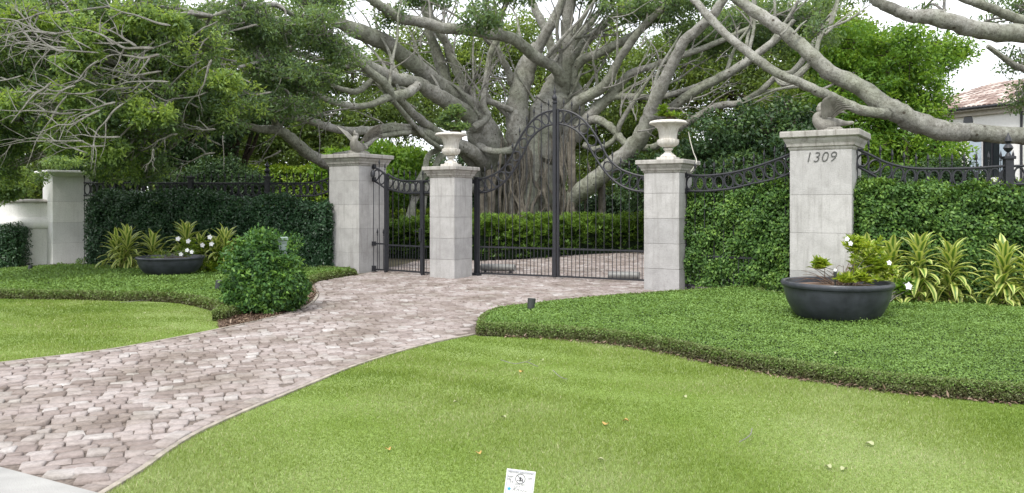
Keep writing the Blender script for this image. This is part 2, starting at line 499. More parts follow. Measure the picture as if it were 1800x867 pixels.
def cobble_mat():
    m, t, p = new_mat('cobble_stone')
    at = N(t, 'Attribute', attribute_name='v'); tc = N(t, 'TexCoord')
    r = ramp(t, [(0.0, (0.225, 0.188, 0.175)), (0.25, (0.275, 0.235, 0.222)), (0.5, (0.315, 0.275, 0.262)), (0.75, (0.35, 0.312, 0.30)), (0.92, (0.36, 0.335, 0.325)), (1.0, (0.43, 0.41, 0.40))])
    t.links.new(at.outputs['Fac'], r.inputs['Fac'])
    n = N(t, 'TexNoise', Scale=26.0, Detail=7.0, Roughness=0.7); t.links.new(tc.outputs['Object'], n.inputs['Vector'])
    r2 = ramp(t, [(0.32, (0.66, 0.64, 0.62)), (0.6, (1.10, 1.09, 1.08))]); t.links.new(n.outputs['Fac'], r2.inputs['Fac'])
    c = mix(t, r.outputs['Color'], r2.outputs['Color'], 0.85, 'MULTIPLY')
    n3 = N(t, 'TexNoise', Scale=1.3, Detail=5.0); t.links.new(tc.outputs['Object'], n3.inputs['Vector'])
    r3 = ramp(t, [(0.36, (0.72, 0.69, 0.63)), (0.56, (1.04, 1.03, 1.02))]); t.links.new(n3.outputs['Fac'], r3.inputs['Fac'])
    c = mix(t, c, r3.outputs['Color'], 1.0, 'MULTIPLY')
    n5 = N(t, 'TexNoise', Scale=7.0, Detail=8.0, Roughness=0.75); t.links.new(tc.outputs['Object'], n5.inputs['Vector'])
    r5 = ramp(t, [(0.56, (0, 0, 0)), (0.68, (.75, .75, .75))]); t.links.new(n5.outputs['Fac'], r5.inputs['Fac'])
    c = mix(t, c, (0.17, 0.14, 0.115), r5.outputs['Color'])
    t.links.new(c, p.inputs['Base Color'])
    p.inputs['Roughness'].default_value = 0.75; p.inputs['Specular IOR Level'].default_value = 0.35
    b = N(t, 'Bump', Strength=0.7, Distance=0.012); t.links.new(n.outputs['Fac'], b.inputs['Height']); t.links.new(b.outputs[0], p.inputs['Normal'])
    return m
M['cobble'] = cobble_mat()
M['joint'] = plain('cobble_joint', (0.155, 0.125, 0.105), 0.95, 0, 0.4, 40, 0.6, 90)
# ============================================================ GROUND
def struct(o): return tag(o, kind='structure')

gm = MB(); gm.add([(-300, -60, 0), (300, -60, 0), (300, 400, 0), (-300, 400, 0)], [(0, 1, 2, 3)])
struct(gm.build('ground', M['under']))

# street along the near side, the curb between street and lawn
CU = Vector((0.883, -0.469, 0)); CP = Vector((-2.46, 4.42, 0))          # curb direction and a point on its inner edge
CN = Vector((-0.469, -0.883, 0))                                        # towards the street
def curb_pt(t, off=0): q = CP + CU * t + CN * off; return (q.x, q.y)
street = MB(); street.add([(*curb_pt(-40, 0.38), 0.004), (*curb_pt(30, 0.38), 0.004), (*curb_pt(30, 9), 0.004), (*curb_pt(-40, 9), 0.004)], [(0, 3, 2, 1)])
struct(street.build('street', M['asphalt']))
def strip(name, line_in, line_out, z0, z1, mat, kind='structure'):
    """raised strip between two polylines"""
    mb = MB(); n = len(line_in); v = []
    for a, b in zip(line_in, line_out):
        v += [(a[0], a[1], z0), (a[0], a[1], z1), (b[0], b[1], z1), (b[0], b[1], z0)]
    f = []
    for i in range(n - 1):
        for k in range(3):
            f.append((i * 4 + k, i * 4 + k + 1, i * 4 + 5 + k, i * 4 + 4 + k))
    f.append((0, 3, 2, 1)); f.append(((n - 1) * 4, (n - 1) * 4 + 1, (n - 1) * 4 + 2, (n - 1) * 4 + 3))
    mb.add(v, f)
    return tag(mb.build(name, mat), kind=kind)
for k in range(-13, 8):
    t0, t1 = k * 1.7 + 0.35, k * 1.7 + 2.04
    strip('curb', [curb_pt(t0), curb_pt(t1)], [curb_pt(t0, 0.38), curb_pt(t1, 0.38)], 0.0, 0.045 if k < 0 else 0.05, M['concrete'])

# --- outlines (traced on the ground plane)
def line(pxs, sub=5): return smooth_line([G(*p) for p in pxs], sub)
drive_right = smooth_line([curb_pt(0.25)] + [G(*p) for p in [(250, 832), (300, 796), (350, 765), (420, 732), (500, 698), (550, 677), (620, 648), (700, 622), (770, 603), (836, 590)]], 4)
drive_right2 = line([(836, 590), (838, 575), (870, 560), (950, 549), (1050, 538), (1200, 526), (1330, 517), (1400, 513)], 4)
drive_left = smooth_line([curb_pt(-4.55)] + [G(*p) for p in [(0, 640), (100, 628), (200, 615), (300, 597), (385, 580), (440, 568), (500, 553), (540, 538), (556, 518), (547, 502), (562, 493), (620, 486), (650, 480)]], 4)
gate_back = [(-3.3, 19.2), (-2.6, 23.3), (-0.9, 22.4), (0.3, 23.3), (1.8, 25.4), (4.2, 26.6), (8, 26.5), (12, 22), (9.5, 15.5), (5.2, 13.6)]
drive_poly = drive_right + drive_right2[1:] + gate_back[::-1] + drive_left[::-1]
struct(poly_object('driveway_bed', drive_poly, 0.004, M['joint']))

def cobbles(poly, border, ang, W=0.138, name='driveway', x0=-10, x1=13, seed=3):
    r = np.random.default_rng(seed)
    ca, sa = math.cos(ang), math.sin(ang)
    P_ = np.array(poly)
    loc = np.stack([P_[:, 0] * ca + P_[:, 1] * sa, -P_[:, 0] * sa + P_[:, 1] * ca], 1)
    lo, hi = loc.min(0), loc.max(0)
    quads = []; vals = []
    y = lo[1]
    while y < hi[1]:
        w = W * r.uniform(0.82, 1.15)
        x = lo[0] - r.uniform(0, .3)
        while x < hi[0]:
            l = r.uniform(0.095, 0.195)
            g = 0.0045
            # rows that wander: the same smooth offset for neighbours
            def wob(a, b): return b + 0.04 * math.sin(a * 1.3 + b * 0.6) + 0.012 * math.sin(a * 4.1 + b * 2.2)
            q = []
            for (a, b) in ((x + g, y + g), (x + l - g, y + g), (x + l - g, y + w - g), (x + g, y + w - g)):
                a2 = a + r.uniform(-.016, .016); b2 = wob(a, b) + r.uniform(-.013, .013)
                q.append((a2 * ca - b2 * sa, a2 * sa + b2 * ca))
            quads.append(q); vals.append(r.random())
            x += l
        y += w
    Q = np.array(quads)                     # n,4,2
    cen = Q.mean(1)
    ok = np.ones(len(Q), bool)
    for k in range(4): ok &= inside(poly, Q[:, k])
    for b in border: ok &= edge_dist(b, cen) > 0.185
    Q = Q[ok]; v = np.array(vals)[ok]
    return Q, v

def stones_mesh(Q, v, name, mat, seed=5, zb=0.006, h=0.020):
    r = np.random.default_rng(seed)
    n = len(Q); cen = Q.mean(1, keepdims=True)
    z = h + r.uniform(-0.006, 0.007, n)
    tilt = r.normal(0, 0.0042, (n, 4))
    def eight(q, k):                        # octagon: cut corners so that stones are rounded
        out = []
        for i in range(4):
            a = q[:, i]; p_ = q[:, (i - 1) % 4]; nx = q[:, (i + 1) % 4]
            out.append(a + (p_ - a) * k); out.append(a + (nx - a) * k)
        return np.stack(out, 1)
    O0 = eight(Q, 0.055)
    O1 = cen + (O0 - cen) * 0.97
    O2 = cen + (O0 - cen) * 0.88
    zt = np.repeat(tilt, 2, axis=1)
    V = np.concatenate([
        np.concatenate([O0, np.full((n, 8, 1), zb)], 2),
        np.concatenate([O1, (z[:, None] - 0.007 + zt)[..., None]], 2),
        np.concatenate([O2, (z[:, None] + zt)[..., None]], 2),
        np.concatenate([cen, (z[:, None, None] + 0.002)], 2)], 1)       # 25 verts
    F = []
    for ring in range(2):
        for i in range(8):
            j = (i + 1) % 8
            F.append((ring * 8 + i, ring * 8 + j, ring * 8 + 8 + j, ring * 8 + 8 + i))
    F = np.array(F, dtype=np.int32)
    T = np.array([(16 + i, 16 + (i + 1) % 8, 24) for i in range(8)])
    # keep everything quads: merge the fan in pairs
    Tq = np.array([(16 + i, 16 + (i + 1) % 8, 16 + (i + 2) % 8, 24) for i in range(0, 8, 2)])
    Fall = np.concatenate([F, Tq])
    base = (np.arange(n) * 25)[:, None, None]
    FF = (Fall[None] + base).reshape(-1, 4)
    return np_object(name, V.reshape(-1, 3), FF, mat, None, {'v': np.repeat(v, 25)})

Q, v = cobbles(drive_poly, [drive_right, drive_left], R(24))
# one course of longer, paler stones along both sides
def course(line_, side, r):
    out = []; vals = []
    L = np.array(line_); seg = np.linalg.norm(np.diff(L, axis=0), axis=1); cum = np.concatenate([[0], np.cumsum(seg)])
    def at(s): return np.array([np.interp(s, cum, L[:, 0]), np.interp(s, cum, L[:, 1])])
    s = 0.05
    while s < cum[-1] - 0.3:
        l = r.uniform(0.13, 0.22)
        a, b = at(s + .008), at(s + l - .008)
        t = (b - a) / (np.linalg.norm(b - a) + 1e-9); nn = np.array([-t[1], t[0]]) * side
        w = r.uniform(0.105, 0.135)
        out.append([a + nn * .055, b + nn * .055, b + nn * (.055 + w), a + nn * (.055 + w)] if side > 0 else [b + nn * .055, a + nn * .055, a + nn * (.055 + w), b + nn * (.055 + w)])
        vals.append(min(1, r.uniform(0.25, 1.02)))
        s += l
    return out, vals
rr = np.random.default_rng(8)
q1, v1 = course(drive_right, 1, rr); q2, v2 = course(drive_left, -1, rr)
Q = np.concatenate([Q, np.array(q1), np.array(q2)]); v = np.concatenate([v, v1, v2])
v = np.where(rr.random(len(v)) < 0.07, rr.uniform(.94, 1, len(v)), v * 0.93)
struct(stones_mesh(Q, v, 'driveway', M['cobble']))

def offset(line_, d):
    L = np.array(line_); t = np.gradient(L, axis=0); t /= np.linalg.norm(t, axis=1, keepdims=True) + 1e-9
    n = np.stack([-t[:, 1], t[:, 0]], 1)
    return [tuple(p) for p in L + n * d]
strip('edging_strip', offset(drive_right, 0.0), offset(drive_right, 0.04), 0.0, 0.022, M['edging'])
strip('edging_strip', offset(drive_left, -0.04), offset(drive_left, 0.0), 0.0, 0.022, M['edging'])

# --- lawns
bed_r_front = line([(836, 592), (900, 594), (1000, 600), (1120, 614), (1250, 641), (1400, 668), (1560, 692), (1700, 705), (1800, 713), (1950, 722)], 5)
lawn_r = drive_right + bed_r_front[1:] + [(11, 6.2), (11, -2.9), curb_pt(11), curb_pt(6), curb_pt(2)]
lawn_r = [p for p in lawn_r]
bed_l_front = line([(385, 577), (383, 560), (366, 546), (300, 533), (200, 530), (100, 528), (0, 526), (-160, 522), (-320, 512)], 5)
lawn_l = smooth_line([curb_pt(-4.55)] + [G(*p) for p in [(0, 640), (100, 628), (200, 615), (300, 597), (385, 579)]], 4) + bed_l_front[1:] + [(-22, 16), (-22, 12), curb_pt(-14), curb_pt(-9)]
lawn_far = [G(-260, 486), G(0, 484), G(75, 478), G(78, 470), (-12.4, 20.3), (-17, 19.2), (-26, 21), (-26, 15.5)]
for nm, pl in (('lawn', lawn_r), ('lawn', lawn_l), ('lawn', lawn_far)):
    struct(poly_object(nm, pl, 0.006, M['thatch']))

GR_V, GR_v = [], []
def grass(poly, dens_fn, nmax, edges):
    """blades in world space; density falls off with distance from the viewpoint side of the lawn"""
    P_ = np.array(poly); lo, hi = P_.min(0), P_.max(0)
    c = rng.uniform(lo, hi, (nmax, 2))
    ang = c[:, 0] / np.maximum(c[:, 1], .1)
    keep = inside(poly, c) & (c[:, 1] > 3.0) & (np.abs(ang) < 1.25)
    keep &= rng.random(nmax) < dens_fn(c)
    c = c[keep]; n = len(c)
    d = c[:, 1]
    h = rng.uniform(0.014, 0.032, n) * (0.95 + 0.22 * np.sin(c[:, 0] * 2.1 + c[:, 1] * 1.3) + .16 * np.sin(c[:, 1] * 8.5 + c[:, 0] * 3.2 + 2 * np.sin(c[:, 0] * 1.7)) * (c[:, 1] > 6.3))
    w = rng.uniform(0.0014, 0.0028, n) * np.clip(d / 4.5, 1.0, 3.6)
    th = rng.uniform(0, 2 * PI, n)
    lean = rng.uniform(0.0, 0.9, n)[:, None] * h[:, None]
    dirs = np.stack([np.cos(th), np.sin(th)], 1)
    th2 = rng.uniform(0, 2 * PI, n); side = np.stack([np.cos(th2), np.sin(th2)], 1)
    b0 = c - side * w[:, None]; b1 = c + side * w[:, None]; tip = c + dirs * lean
    z0 = np.full((n, 1), 0.004)
    V = np.stack([np.hstack([b0, z0]), np.hstack([b1, z0]), np.hstack([tip, h[:, None]])], 1)
    v_ = np.clip(rng.normal(0.44, 0.13, n) - .03 * (d - 5), 0, 1)
    dry = rng.random(n) < 0.06; v_[dry] = rng.uniform(0.85, 1.0, dry.sum())
    return V.reshape(-1, 3), np.repeat(v_, 3)
def gobj(poly, dens, nmax, name='lawn_grass'):
    V, v_ = grass(poly, dens, nmax, None)
    np_object_k = np_object(name, V, np.arange(len(V)).reshape(-1, 3), M['grass'], None, {'v': v_})
    tag(np_object_k, kind='stuff')
gobj(lawn_r, lambda c: np.clip((5.0 / c[:, 1]) ** 1.6, 0.05, 1), 2600000)
gobj(lawn_l, lambda c: np.clip((7.5 / c[:, 1]) ** 1.5, 0.1, 1), 1100000)
gobj(lawn_far, lambda c: np.full(len(c), 0.5), 60000)

# --- planting beds of low trimmed ground cover
bed_r = bed_r_front + [(12, 7.4), (13, 11.6), (8.0, 12.1), (6.2, 12.45), (5.5, 12.55), (4.6, 13.0), (4.2, 13.4)] + drive_right2[::-1][3:-1]
bed_l = bed_l_front[3:] + [(-19, 17.5), G(-200, 486), G(0, 484), G(75, 478), (-10.9, 19.35), (-8, 19.0), (-4.6, 18.8), (-3.75, 18.3), G(629, 486), G(600, 489), G(562, 496), G(548, 503), G(536, 506), G(538, 530), G(500, 546), G(420, 556)]
def densify(poly, step=0.12):
    out = []
    for i in range(len(poly)):
        a = np.array(poly[i]); b = np.array(poly[(i + 1) % len(poly)])
        k = max(1, int(np.linalg.norm(b - a) / step))
        for j in range(k): out.append(tuple(a + (b - a) * j / k))
    return out
def shrink(poly, d):
    """move the outline inward"""
    P_ = np.array(poly); out = []
    n = len(P_)
    for i in range(n):
        t = P_[(i + 1) % n] - P_[i - 1]; t /= np.linalg.norm(t) + 1e-9
        nn = np.array([-t[1], t[0]])
        q = P_[i] + nn * d
        if not inside(poly, q[None])[0]: q = P_[i] - nn * d
        out.append(tuple(q))
    return out
def cover(poly, h, nmax, dens, edge_n, leaf=0.026, parts=True):
    P_ = np.array(poly); lo, hi = P_.min(0), P_.max(0)
    ins = shrink(poly, 0.075)
    core = poly_object('ground_cover_shade', ins, 0.008, M['core'], None, h - 0.045); tag(core, kind='stuff')  # dark slab below the leaves, coloured to stand in for shade
    # pull the core in from the outline
    me = core.data
    co = np.array([v_.co[:] for v_ in me.vertices])
    L = np.array(densify(poly, 0.05)); cen = P_.mean(0)
    c = rng.uniform(lo, hi, (nmax, 2))
    ang = np.abs(c[:, 0] / np.maximum(c[:, 1], .1))
    keep = inside(poly, c) & (ang < 1.15) & (rng.random(nmax) < dens(c))
    c = c[keep]; n = len(c)
    ed = edge_dist(poly, c, True)
    rough = 0.5 + 0.5 * np.sin(c[:, 0] * 9.0 + 3 * np.sin(c[:, 1] * 5)) * np.sin(c[:, 1] * 11 + 2 * np.sin(c[:, 0] * 4))
    z = h - 0.022 + 0.020 * rough + 0.016 * np.sin(c[:, 0] * 2.7 + 1.3 * np.sin(c[:, 1] * 2.1)) * np.sin(c[:, 1] * 3.3) + rng.uniform(-0.03, 0.02, n) - 0.045 * np.exp(-ed / 0.05)
    stray = rng.random(n) < .012; z = z + stray * rng.uniform(.02, .06, n)
    sc = np.clip(c[:, 1] / 8.5, 0.9, 1.9)
    LV = Leaves()
    ax = rand_unit(n); ax[:, 2] = np.abs(ax[:, 2]) * 0.6
    nr = rand_unit(n) * 0.75 + np.array([0, 0, 1.0])
    LV.add(np.hstack([c, z[:, None]]), ax, nr, leaf * sc * rng.uniform(.7, 1.25, n), leaf * .62 * sc, np.clip(0.30 + 0.25 * rough + rng.normal(0, .17, n), 0, 1))
    top = LV.build('ground_cover', M['cover_leaf']); tag(top, kind='stuff')
    # the clipped side, browner below
    D = np.array(densify(poly, 0.03)); idx = rng.integers(0, len(D) - 1, edge_n)
    p0 = D[idx]; p1 = D[(idx + 1) % len(D)]
    ok = (np.abs(p0[:, 0] / np.maximum(p0[:, 1], .1)) < 1.15) & (np.linalg.norm(p1 - p0, axis=1) < 0.1)
    p0, p1 = p0[ok], p1[ok]; n = len(p0)
    t = nrm(p1 - p0); out = np.stack([t[:, 1], -t[:, 0]], 1)
    tst = inside(poly, p0 + out * 0.04); out[tst] *= -1
    zz = rng.uniform(0.01, h, n)
    pos = p0 + (p1 - p0) * rng.random((n, 1)) - out * (rng.uniform(-0.01, 0.05, n) + 0.05 * (zz / h) ** 2)[:, None]
    sc = np.clip(p0[:, 1] / 8.5, 0.9, 1.9)
    LS = Leaves()
    o3 = np.hstack([out, np.full((n, 1), 0.35)])
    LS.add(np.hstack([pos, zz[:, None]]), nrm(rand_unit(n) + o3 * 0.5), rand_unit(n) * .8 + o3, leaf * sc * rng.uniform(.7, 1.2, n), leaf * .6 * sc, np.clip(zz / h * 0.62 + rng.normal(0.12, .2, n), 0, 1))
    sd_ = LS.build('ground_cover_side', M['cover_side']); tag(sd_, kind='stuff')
cover(shrink(bed_r, 0.03), 0.16, 620000, lambda c: np.clip((8.0 / c[:, 1]) ** 1.1, .3, 1), 190000, .023)
cover(shrink(bed_l, 0.03), 0.15, 420000, lambda c: np.full(len(c), 0.5), 120000, 0.026)
# bare mulch showing where the bed meets the paving
mulch_poly = [G(385, 579), G(384, 562), G(420, 553), G(500, 540), G(538, 526), G(541, 506), G(550, 500), G(558, 518), G(545, 536), G(500, 554), G(440, 569)]
struct(poly_object('mulch_bed', mulch_poly, 0.012, M['mulch']))
def chips(poly, n, name, mat):
    P_ = np.array(poly); lo, hi = P_.min(0), P_.max(0)
    c = rng.uniform(lo, hi, (n * 3, 2)); c = c[inside(poly, c)][:n]; k = len(c)
    LV = Leaves(); LV.add(np.hstack([c, rng.uniform(0.012, 0.03, (k, 1))]), rand_unit(k) * np.array([1, 1, .3]), rand_unit(k) * .5 + np.array([0, 0, 1]), rng.uniform(.03, .08, k), .018, rng.random(k))
    return tag(LV.build(name, mat), kind='stuff')
M['chip'] = leaf_mat('mulch_chip', [(0, (0.07, 0.045, 0.03)), (0.6, (0.16, 0.105, 0.075)), (1, (0.30, 0.22, 0.15))], 0)
chips(mulch_poly, 2500, 'mulch_chips', M['chip'])
# narrow trench of dead litter under the clipped edge of the right bed
lit = offset(bed_r_front, 0.02); lit2 = offset(bed_r_front, -0.07)
litp = lit[4:] + lit2[4:][::-1]
chips(litp, 5000, 'dry_litter', M['chip'])
# ============================================================ PILLARS
U32 = R(-32)
def cap_prof(w, h, over):
    # (half width, z) moulding profile
    return [(w, 0), (w + over * .12, .02 * h / .24), (w + over * .12, h * .16), (w + over * .30, h * .20), (w + over * .36, h * .34), (w + over * .58, h * .50), (w + over * .66, h * .62), (w + over * .90, h * .66), (w + over, h * .70), (w + over, h * .93), (w + over * .95, h)]
def pillar(label, cx, cy, w, H, rot, course_h, mat, first=None, caph=.24, over=.12, name='stone_pillar', group=None):
    t = thing(name, label, 'pillar', (cx, cy, 0), rot, group)
    mb = MB(); hw = w / 2; top = H - caph; z = first or course_h
    mb2 = MB(); mb2.box((0, 0, top / 2 + .001), (w - .018, w - .018, top - .01))
    mb2.build('joint', M['mortar'], t)
    z0 = -0.05; zs = []
    zz = first or course_h
    while zz < top - .12: zs.append(zz); zz += course_h
    zs.append(top)
    for z1 in zs:
        mb.box((0, 0, (z0 + z1) / 2), (w, w, z1 - z0 - (.006 if w < .9 else .0035)), 0, random.random(), .003)
        z0 = z1
    mb.build('shaft', mat, t)
    c = MB(); pr = cap_prof(hw + .004, caph, over)
    v_, f_ = [], []
    for (r, z) in pr:
        v_ += [(-r, -r, top + z), (r, -r, top + z), (r, r, top + z), (-r, r, top + z)]
    for i in range(len(pr) - 1):
        for k in range(4): f_.append((i * 4 + k, i * 4 + (k + 1) % 4, i * 4 + 4 + (k + 1) % 4, i * 4 + 4 + k))
    f_.append((3, 2, 1, 0)); n = (len(pr) - 1) * 4; f_.append((n, n + 1, n + 2, n + 3))
    c.add(v_, f_, .5); c.build('cap', M['cap'] if mat is M['pillar'] else mat, t)
    return t
PA, PB, PC, PD, PE = (-3.706, 19.155), (-1.333, 17.43), (2.924, 14.92), (5.24, 13.295), (-11.29, 20.23)
tA = pillar('tall grey stone gate pillar with a bird statue on top, left of the narrow walk-through gate', *PA, .95, 2.79, U32, .56, M['pillar'], .48, .28, .13)
tB = pillar('short grey stone pillar between the narrow gate and the double driveway gate', *PB, .66, 2.425, U32, .455, M['pillar'], .42)
tC = pillar('short weathered stone pillar on the right side of the double driveway gate', *PC, .68, 2.425, U32, .463, M['pillar'], .42)
tD = pillar('tall stone gate pillar carrying the house number 1309', *PD, .95, 2.80, U32, .62, M['pillar'], .52, .31, .13)
tE = pillar('whitish block pillar overgrown at the top with creeper, farthest left of all', *PE, .90, 2.45, R(44), .51, M['pillar_white'], .14, .16, .15)

# house number
cu = bpy.data.curves.new('num', 'FONT'); cu.body = '1309'; cu.size = .235; cu.shear = .22; cu.extrude = .006; cu.offset = -0.0035
cu.align_x = 'CENTER'; cu.space_character = 1.06
tmp = bpy.data.objects.new('tmp', cu); COL.objects.link(tmp)
bpy.context.view_layer.update()
me = bpy.data.meshes.new_from_object(tmp.evaluated_get(bpy.context.evaluated_depsgraph_get()))
bpy.data.objects.remove(tmp)
for v_ in me.vertices:
    x, y, z = v_.co; v_.co = (x + .0, -.475 - .006 - z, y + 2.295)
link_mesh('house_number', me, M['number'], tD)

# curved wall at far left (white, with a thick rolled moulding)
wl = thing('curved_wall', 'white curved garden wall with a rolled moulding, joining the leftmost pillar', 'wall', (-12.2, 20.3, 0))
arc = [(-11.35, 20.05), (-11.75, 19.95), (-12.2, 19.75), (-12.65, 19.75), (-13.0, 19.95), (-13.2, 20.35), (-13.3, 21.2)]
arc = smooth_line(arc, 6)
outer = offset(arc, 0.0); inner = offset(arc, -0.22)
mb = MB(); n = len(arc); v_ = []
for a, b in zip(outer, inner): v_ += [(a[0], a[1], 0), (a[0], a[1], 1.66), (b[0], b[1], 1.66), (b[0], b[1], 0)]
f_ = [(i * 4 + k, i * 4 + (k + 1) % 4, i * 4 + 4 + (k + 1) % 4, i * 4 + 4 + k) for i in range(n - 1) for k in range(4)]
f_ += [(0, 3, 2, 1), ((n - 1) * 4, (n - 1) * 4 + 1, (n - 1) * 4 + 2, (n - 1) * 4 + 3)]
mb.add(v_, f_); mb.build('wall_body', M['pillar_white'], wl, True)
mb = MB(); mb.tube([(p[0], p[1], 1.14) for p in offset(arc, 0.02)], .15, 12); mb.build('moulding', M['pillar_white'], wl, True, 'auto')
mb = MB(); mb.tube([(p[0], p[1], 1.68) for p in offset(arc, -0.1)], .16, 10, flat=.4); mb.build('coping', M['cap'], wl, True, 'auto')

# ============================================================ IRONWORK
def finial_mesh():
    mb = MB()
    mb.lathe([(.007, 0), (.007, .03), (.016, .04), (.016, .052), (.008, .06), (.012, .075), (.023, .11), (.016, .15), (.006, .185), (.001, .21)], seg=6)
    mb2 = bpy.data.meshes.new('finial'); mb2.from_pydata(mb.v, [], mb.f)
    mb2.materials.append(M['iron']); return mb2
FIN = finial_mesh()
def ornate(name, label, cat, A, B, top, inn, zbot, nring, lower=None, group=None, bars=True, stiles=(), short=True, pad=0.0, spear=True, ring_from=0):
    """iron panel from A to B (xy): curved double rail with rings, bars and spear finials.
    top/inn: [(fraction, z)], local x runs A->B"""
    A = Vector((*A, 0)); B = Vector((*B, 0)); d = B - A; L = d.length; rz = math.atan2(d.y, d.x)
    t = thing(name, label, cat, A, rz, group)
    def cv(tab):
        xs = np.array([p[0] for p in tab]) * L; zs = np.array([p[1] for p in tab])
        sm = catmull([(x, z) for x, z in zip(xs, zs)], 8)
        X = np.array([p[0] for p in sm]); Z = np.array([p[1] for p in sm])
        return lambda x: float(np.interp(x, X, Z))
    ft, fi = cv(top), cv(inn)
    xs = np.linspace(0, L, 42)
    for nm, fn, r in (('top_rail', ft, .0185), ('inner_rail', fi, .0175)):
        mb = MB(); mb.tube([(x, 0, fn(x)) for x in xs], r, 6, flat=1.3); mb.build(nm, M['iron'], t, smooth='auto')
        mb = None
    if zbot is not None:
        mb = MB(); mb.box((L / 2, 0, zbot), (L, .03, .035)); mb.build('bottom_rail', M['iron'], t)
    if lower is not None:
        mb = MB(); mb.box((L / 2, 0, lower), (L, .03, .035)); mb.build('middle_rail', M['iron'], t)
    p = L / nring
    for i in range(nring):
        x = (i + .5) * p; e = p * .3
        zt, zi = ft(x), fi(x)
        tx, tz = 2 * e, (ft(x + e) + fi(x + e) - ft(x - e) - fi(x - e)) / 2
        al = math.atan2(tz, tx)
        hb = (zt - zi) * math.cos(al) / 2 - .022
        wa = min(p / math.cos(al) * .42, hb * 1.1)
        mb = MB(); pts = []
        for k in range(20):
            th = 2 * PI * k / 20
            a, b = wa * math.cos(th), hb * math.sin(th)
            pts.append((x + a * math.cos(al) - b * math.sin(al) , 0, (zt + zi) / 2 + a * math.sin(al) + b * math.cos(al)))
        mb.tube(pts, .0115, 5, closed=True, flat=1.5)
        mb.build('ring', M['iron'], t, smooth='auto')
    lo = zbot if zbot is not None else 0.0
    if bars:
        for i in range(nring + 1):
            x = i * p
            if any(abs(x - s * L) < .04 for s in stiles): continue
            x = min(max(x, .012), L - .012)
            mb = MB(); mb.tube([(x, 0, lo), (x, 0, ft(x) + .05)], .0085, 5)
            b = mb.build('bar', M['iron'], t)
            if spear:
                f = bpy.data.objects.new('finial', FIN); f.location = (x, 0, ft(x) + .05); f.parent = b; COL.objects.link(f)
    if short and lower is not None:
        for i in range(nring):
            x = (i + .5) * p
            mb = MB(); mb.tube([(x, 0, lo), (x, 0, lower)], .0075, 5); mb.build('short_bar', M['iron'], t)
    for s in stiles:
        x = s * L; zt = ft(x)
        mb = MB(); mb.box((x, 0, (lo - .03 + zt) / 2), (.05, .05, zt - lo + .03)); mb.build('stile', M['iron'], t)
    t['_'] = 0; del t['_']
    return t, L, ft, fi

# the double gate
H1, HM, H2 = (-.76, 17.8), (.94, 17.03), (2.72, 16.12)
topL = [(0, 2.16), (.15, 2.23), (.30, 2.365), (.42, 2.60), (.51, 2.93), (.61, 3.22), (.72, 3.44), (.85, 3.58), (1, 3.63)]
innL = [(0, 1.86), (.15, 1.90), (.30, 2.03), (.44, 2.28), (.57, 2.64), (.66, 2.96), (.76, 3.16), (.88, 3.29), (1, 3.33)]
flip = lambda tab: [(1 - a, z) for a, z in tab][::-1]
gl, L, ft, fi = ornate('gate_leaf', 'left leaf of the tall black iron driveway gate, hinged on the short middle pillar', 'gate', H1, HM, topL, innL, .07, 11, .66, 'leaves of the driveway gate', stiles=(0.008,))
# the meeting stile with its tall finial belongs to the left leaf
mb = MB(); mb.box((L - .02, -.03, 1.9), (.075, .06, 3.7), bev=.006); mb.build('meeting_stile', M['iron'], gl)
mb = MB(); mb.lathe([(.04, 0), (.05, .02), (.05, .05), (.03, .07), (.055, .11), (.055, .15), (.03, .19), (.02, .22), (.032, .25), (.02, .29), (.006, .36), (.001, .42)], (L - .02, -.03, 3.75), 10)
mb.build('crown_finial', M['iron'], gl, smooth='auto')
mb = MB(); mb.box((-.03, 0, 1.12), (.10, .09, 2.2), bev=.008); mb.build('hinge_post', M['iron'], gl)
mb = MB(); mb.box((-.12, .0, 2.12), (.16, .12, .09)); mb.box((-.05, -.02, .04), (.22, .16, .07)); mb.build('hinge_bracket', M['iron'], gl)
gr_, L2, ft, fi = ornate('gate_leaf', 'right leaf of the tall black iron driveway gate, beside the weathered pillar', 'gate', HM, H2, flip(topL), flip(innL), .07, 11, .66, 'leaves of the driveway gate', stiles=(.992,))
mb = MB(); mb.box((.06, -.02, 1.85), (.04, .045, 3.58)); mb.build('meeting_stile', M['iron'], gr_)
mb = MB(); mb.box((L2 + .03, 0, 1.12), (.10, .09, 2.2), bev=.008); mb.build('hinge_post', M['iron'], gr_)
mb = MB(); mb.box((L2 + .13, -.2, 2.12), (.14, .5, .09)); mb.build('hinge_bracket', M['iron'], gr_)
# gate openers lying behind the leaves
for px0, px1, y, lab in ((846, 905, 470, 'grey tubular gate opener behind the left gate leaf'), (1070, 1124, 484, 'grey tubular gate opener behind the right gate leaf')):
    Y = 18.6 if px0 < 1000 else 17.1
    a, b = P(px0, y, Y), P(px1, y + 1, Y - .25)
    t = thing('gate_opener', lab, 'gate opener', (a.x, a.y, 0))
    mb = MB(); mb.tube([a, b], .085, 12); mb.build('motor_tube', M['grey_metal'], t, True, 'auto')
    mb = MB()
    for q in (.12, .88):
        c = a.lerp(b, q); mb.box((c.x, c.y, c.z / 2), (.06, .1, c.z))
    mb.build('foot', M['iron'], t, True)

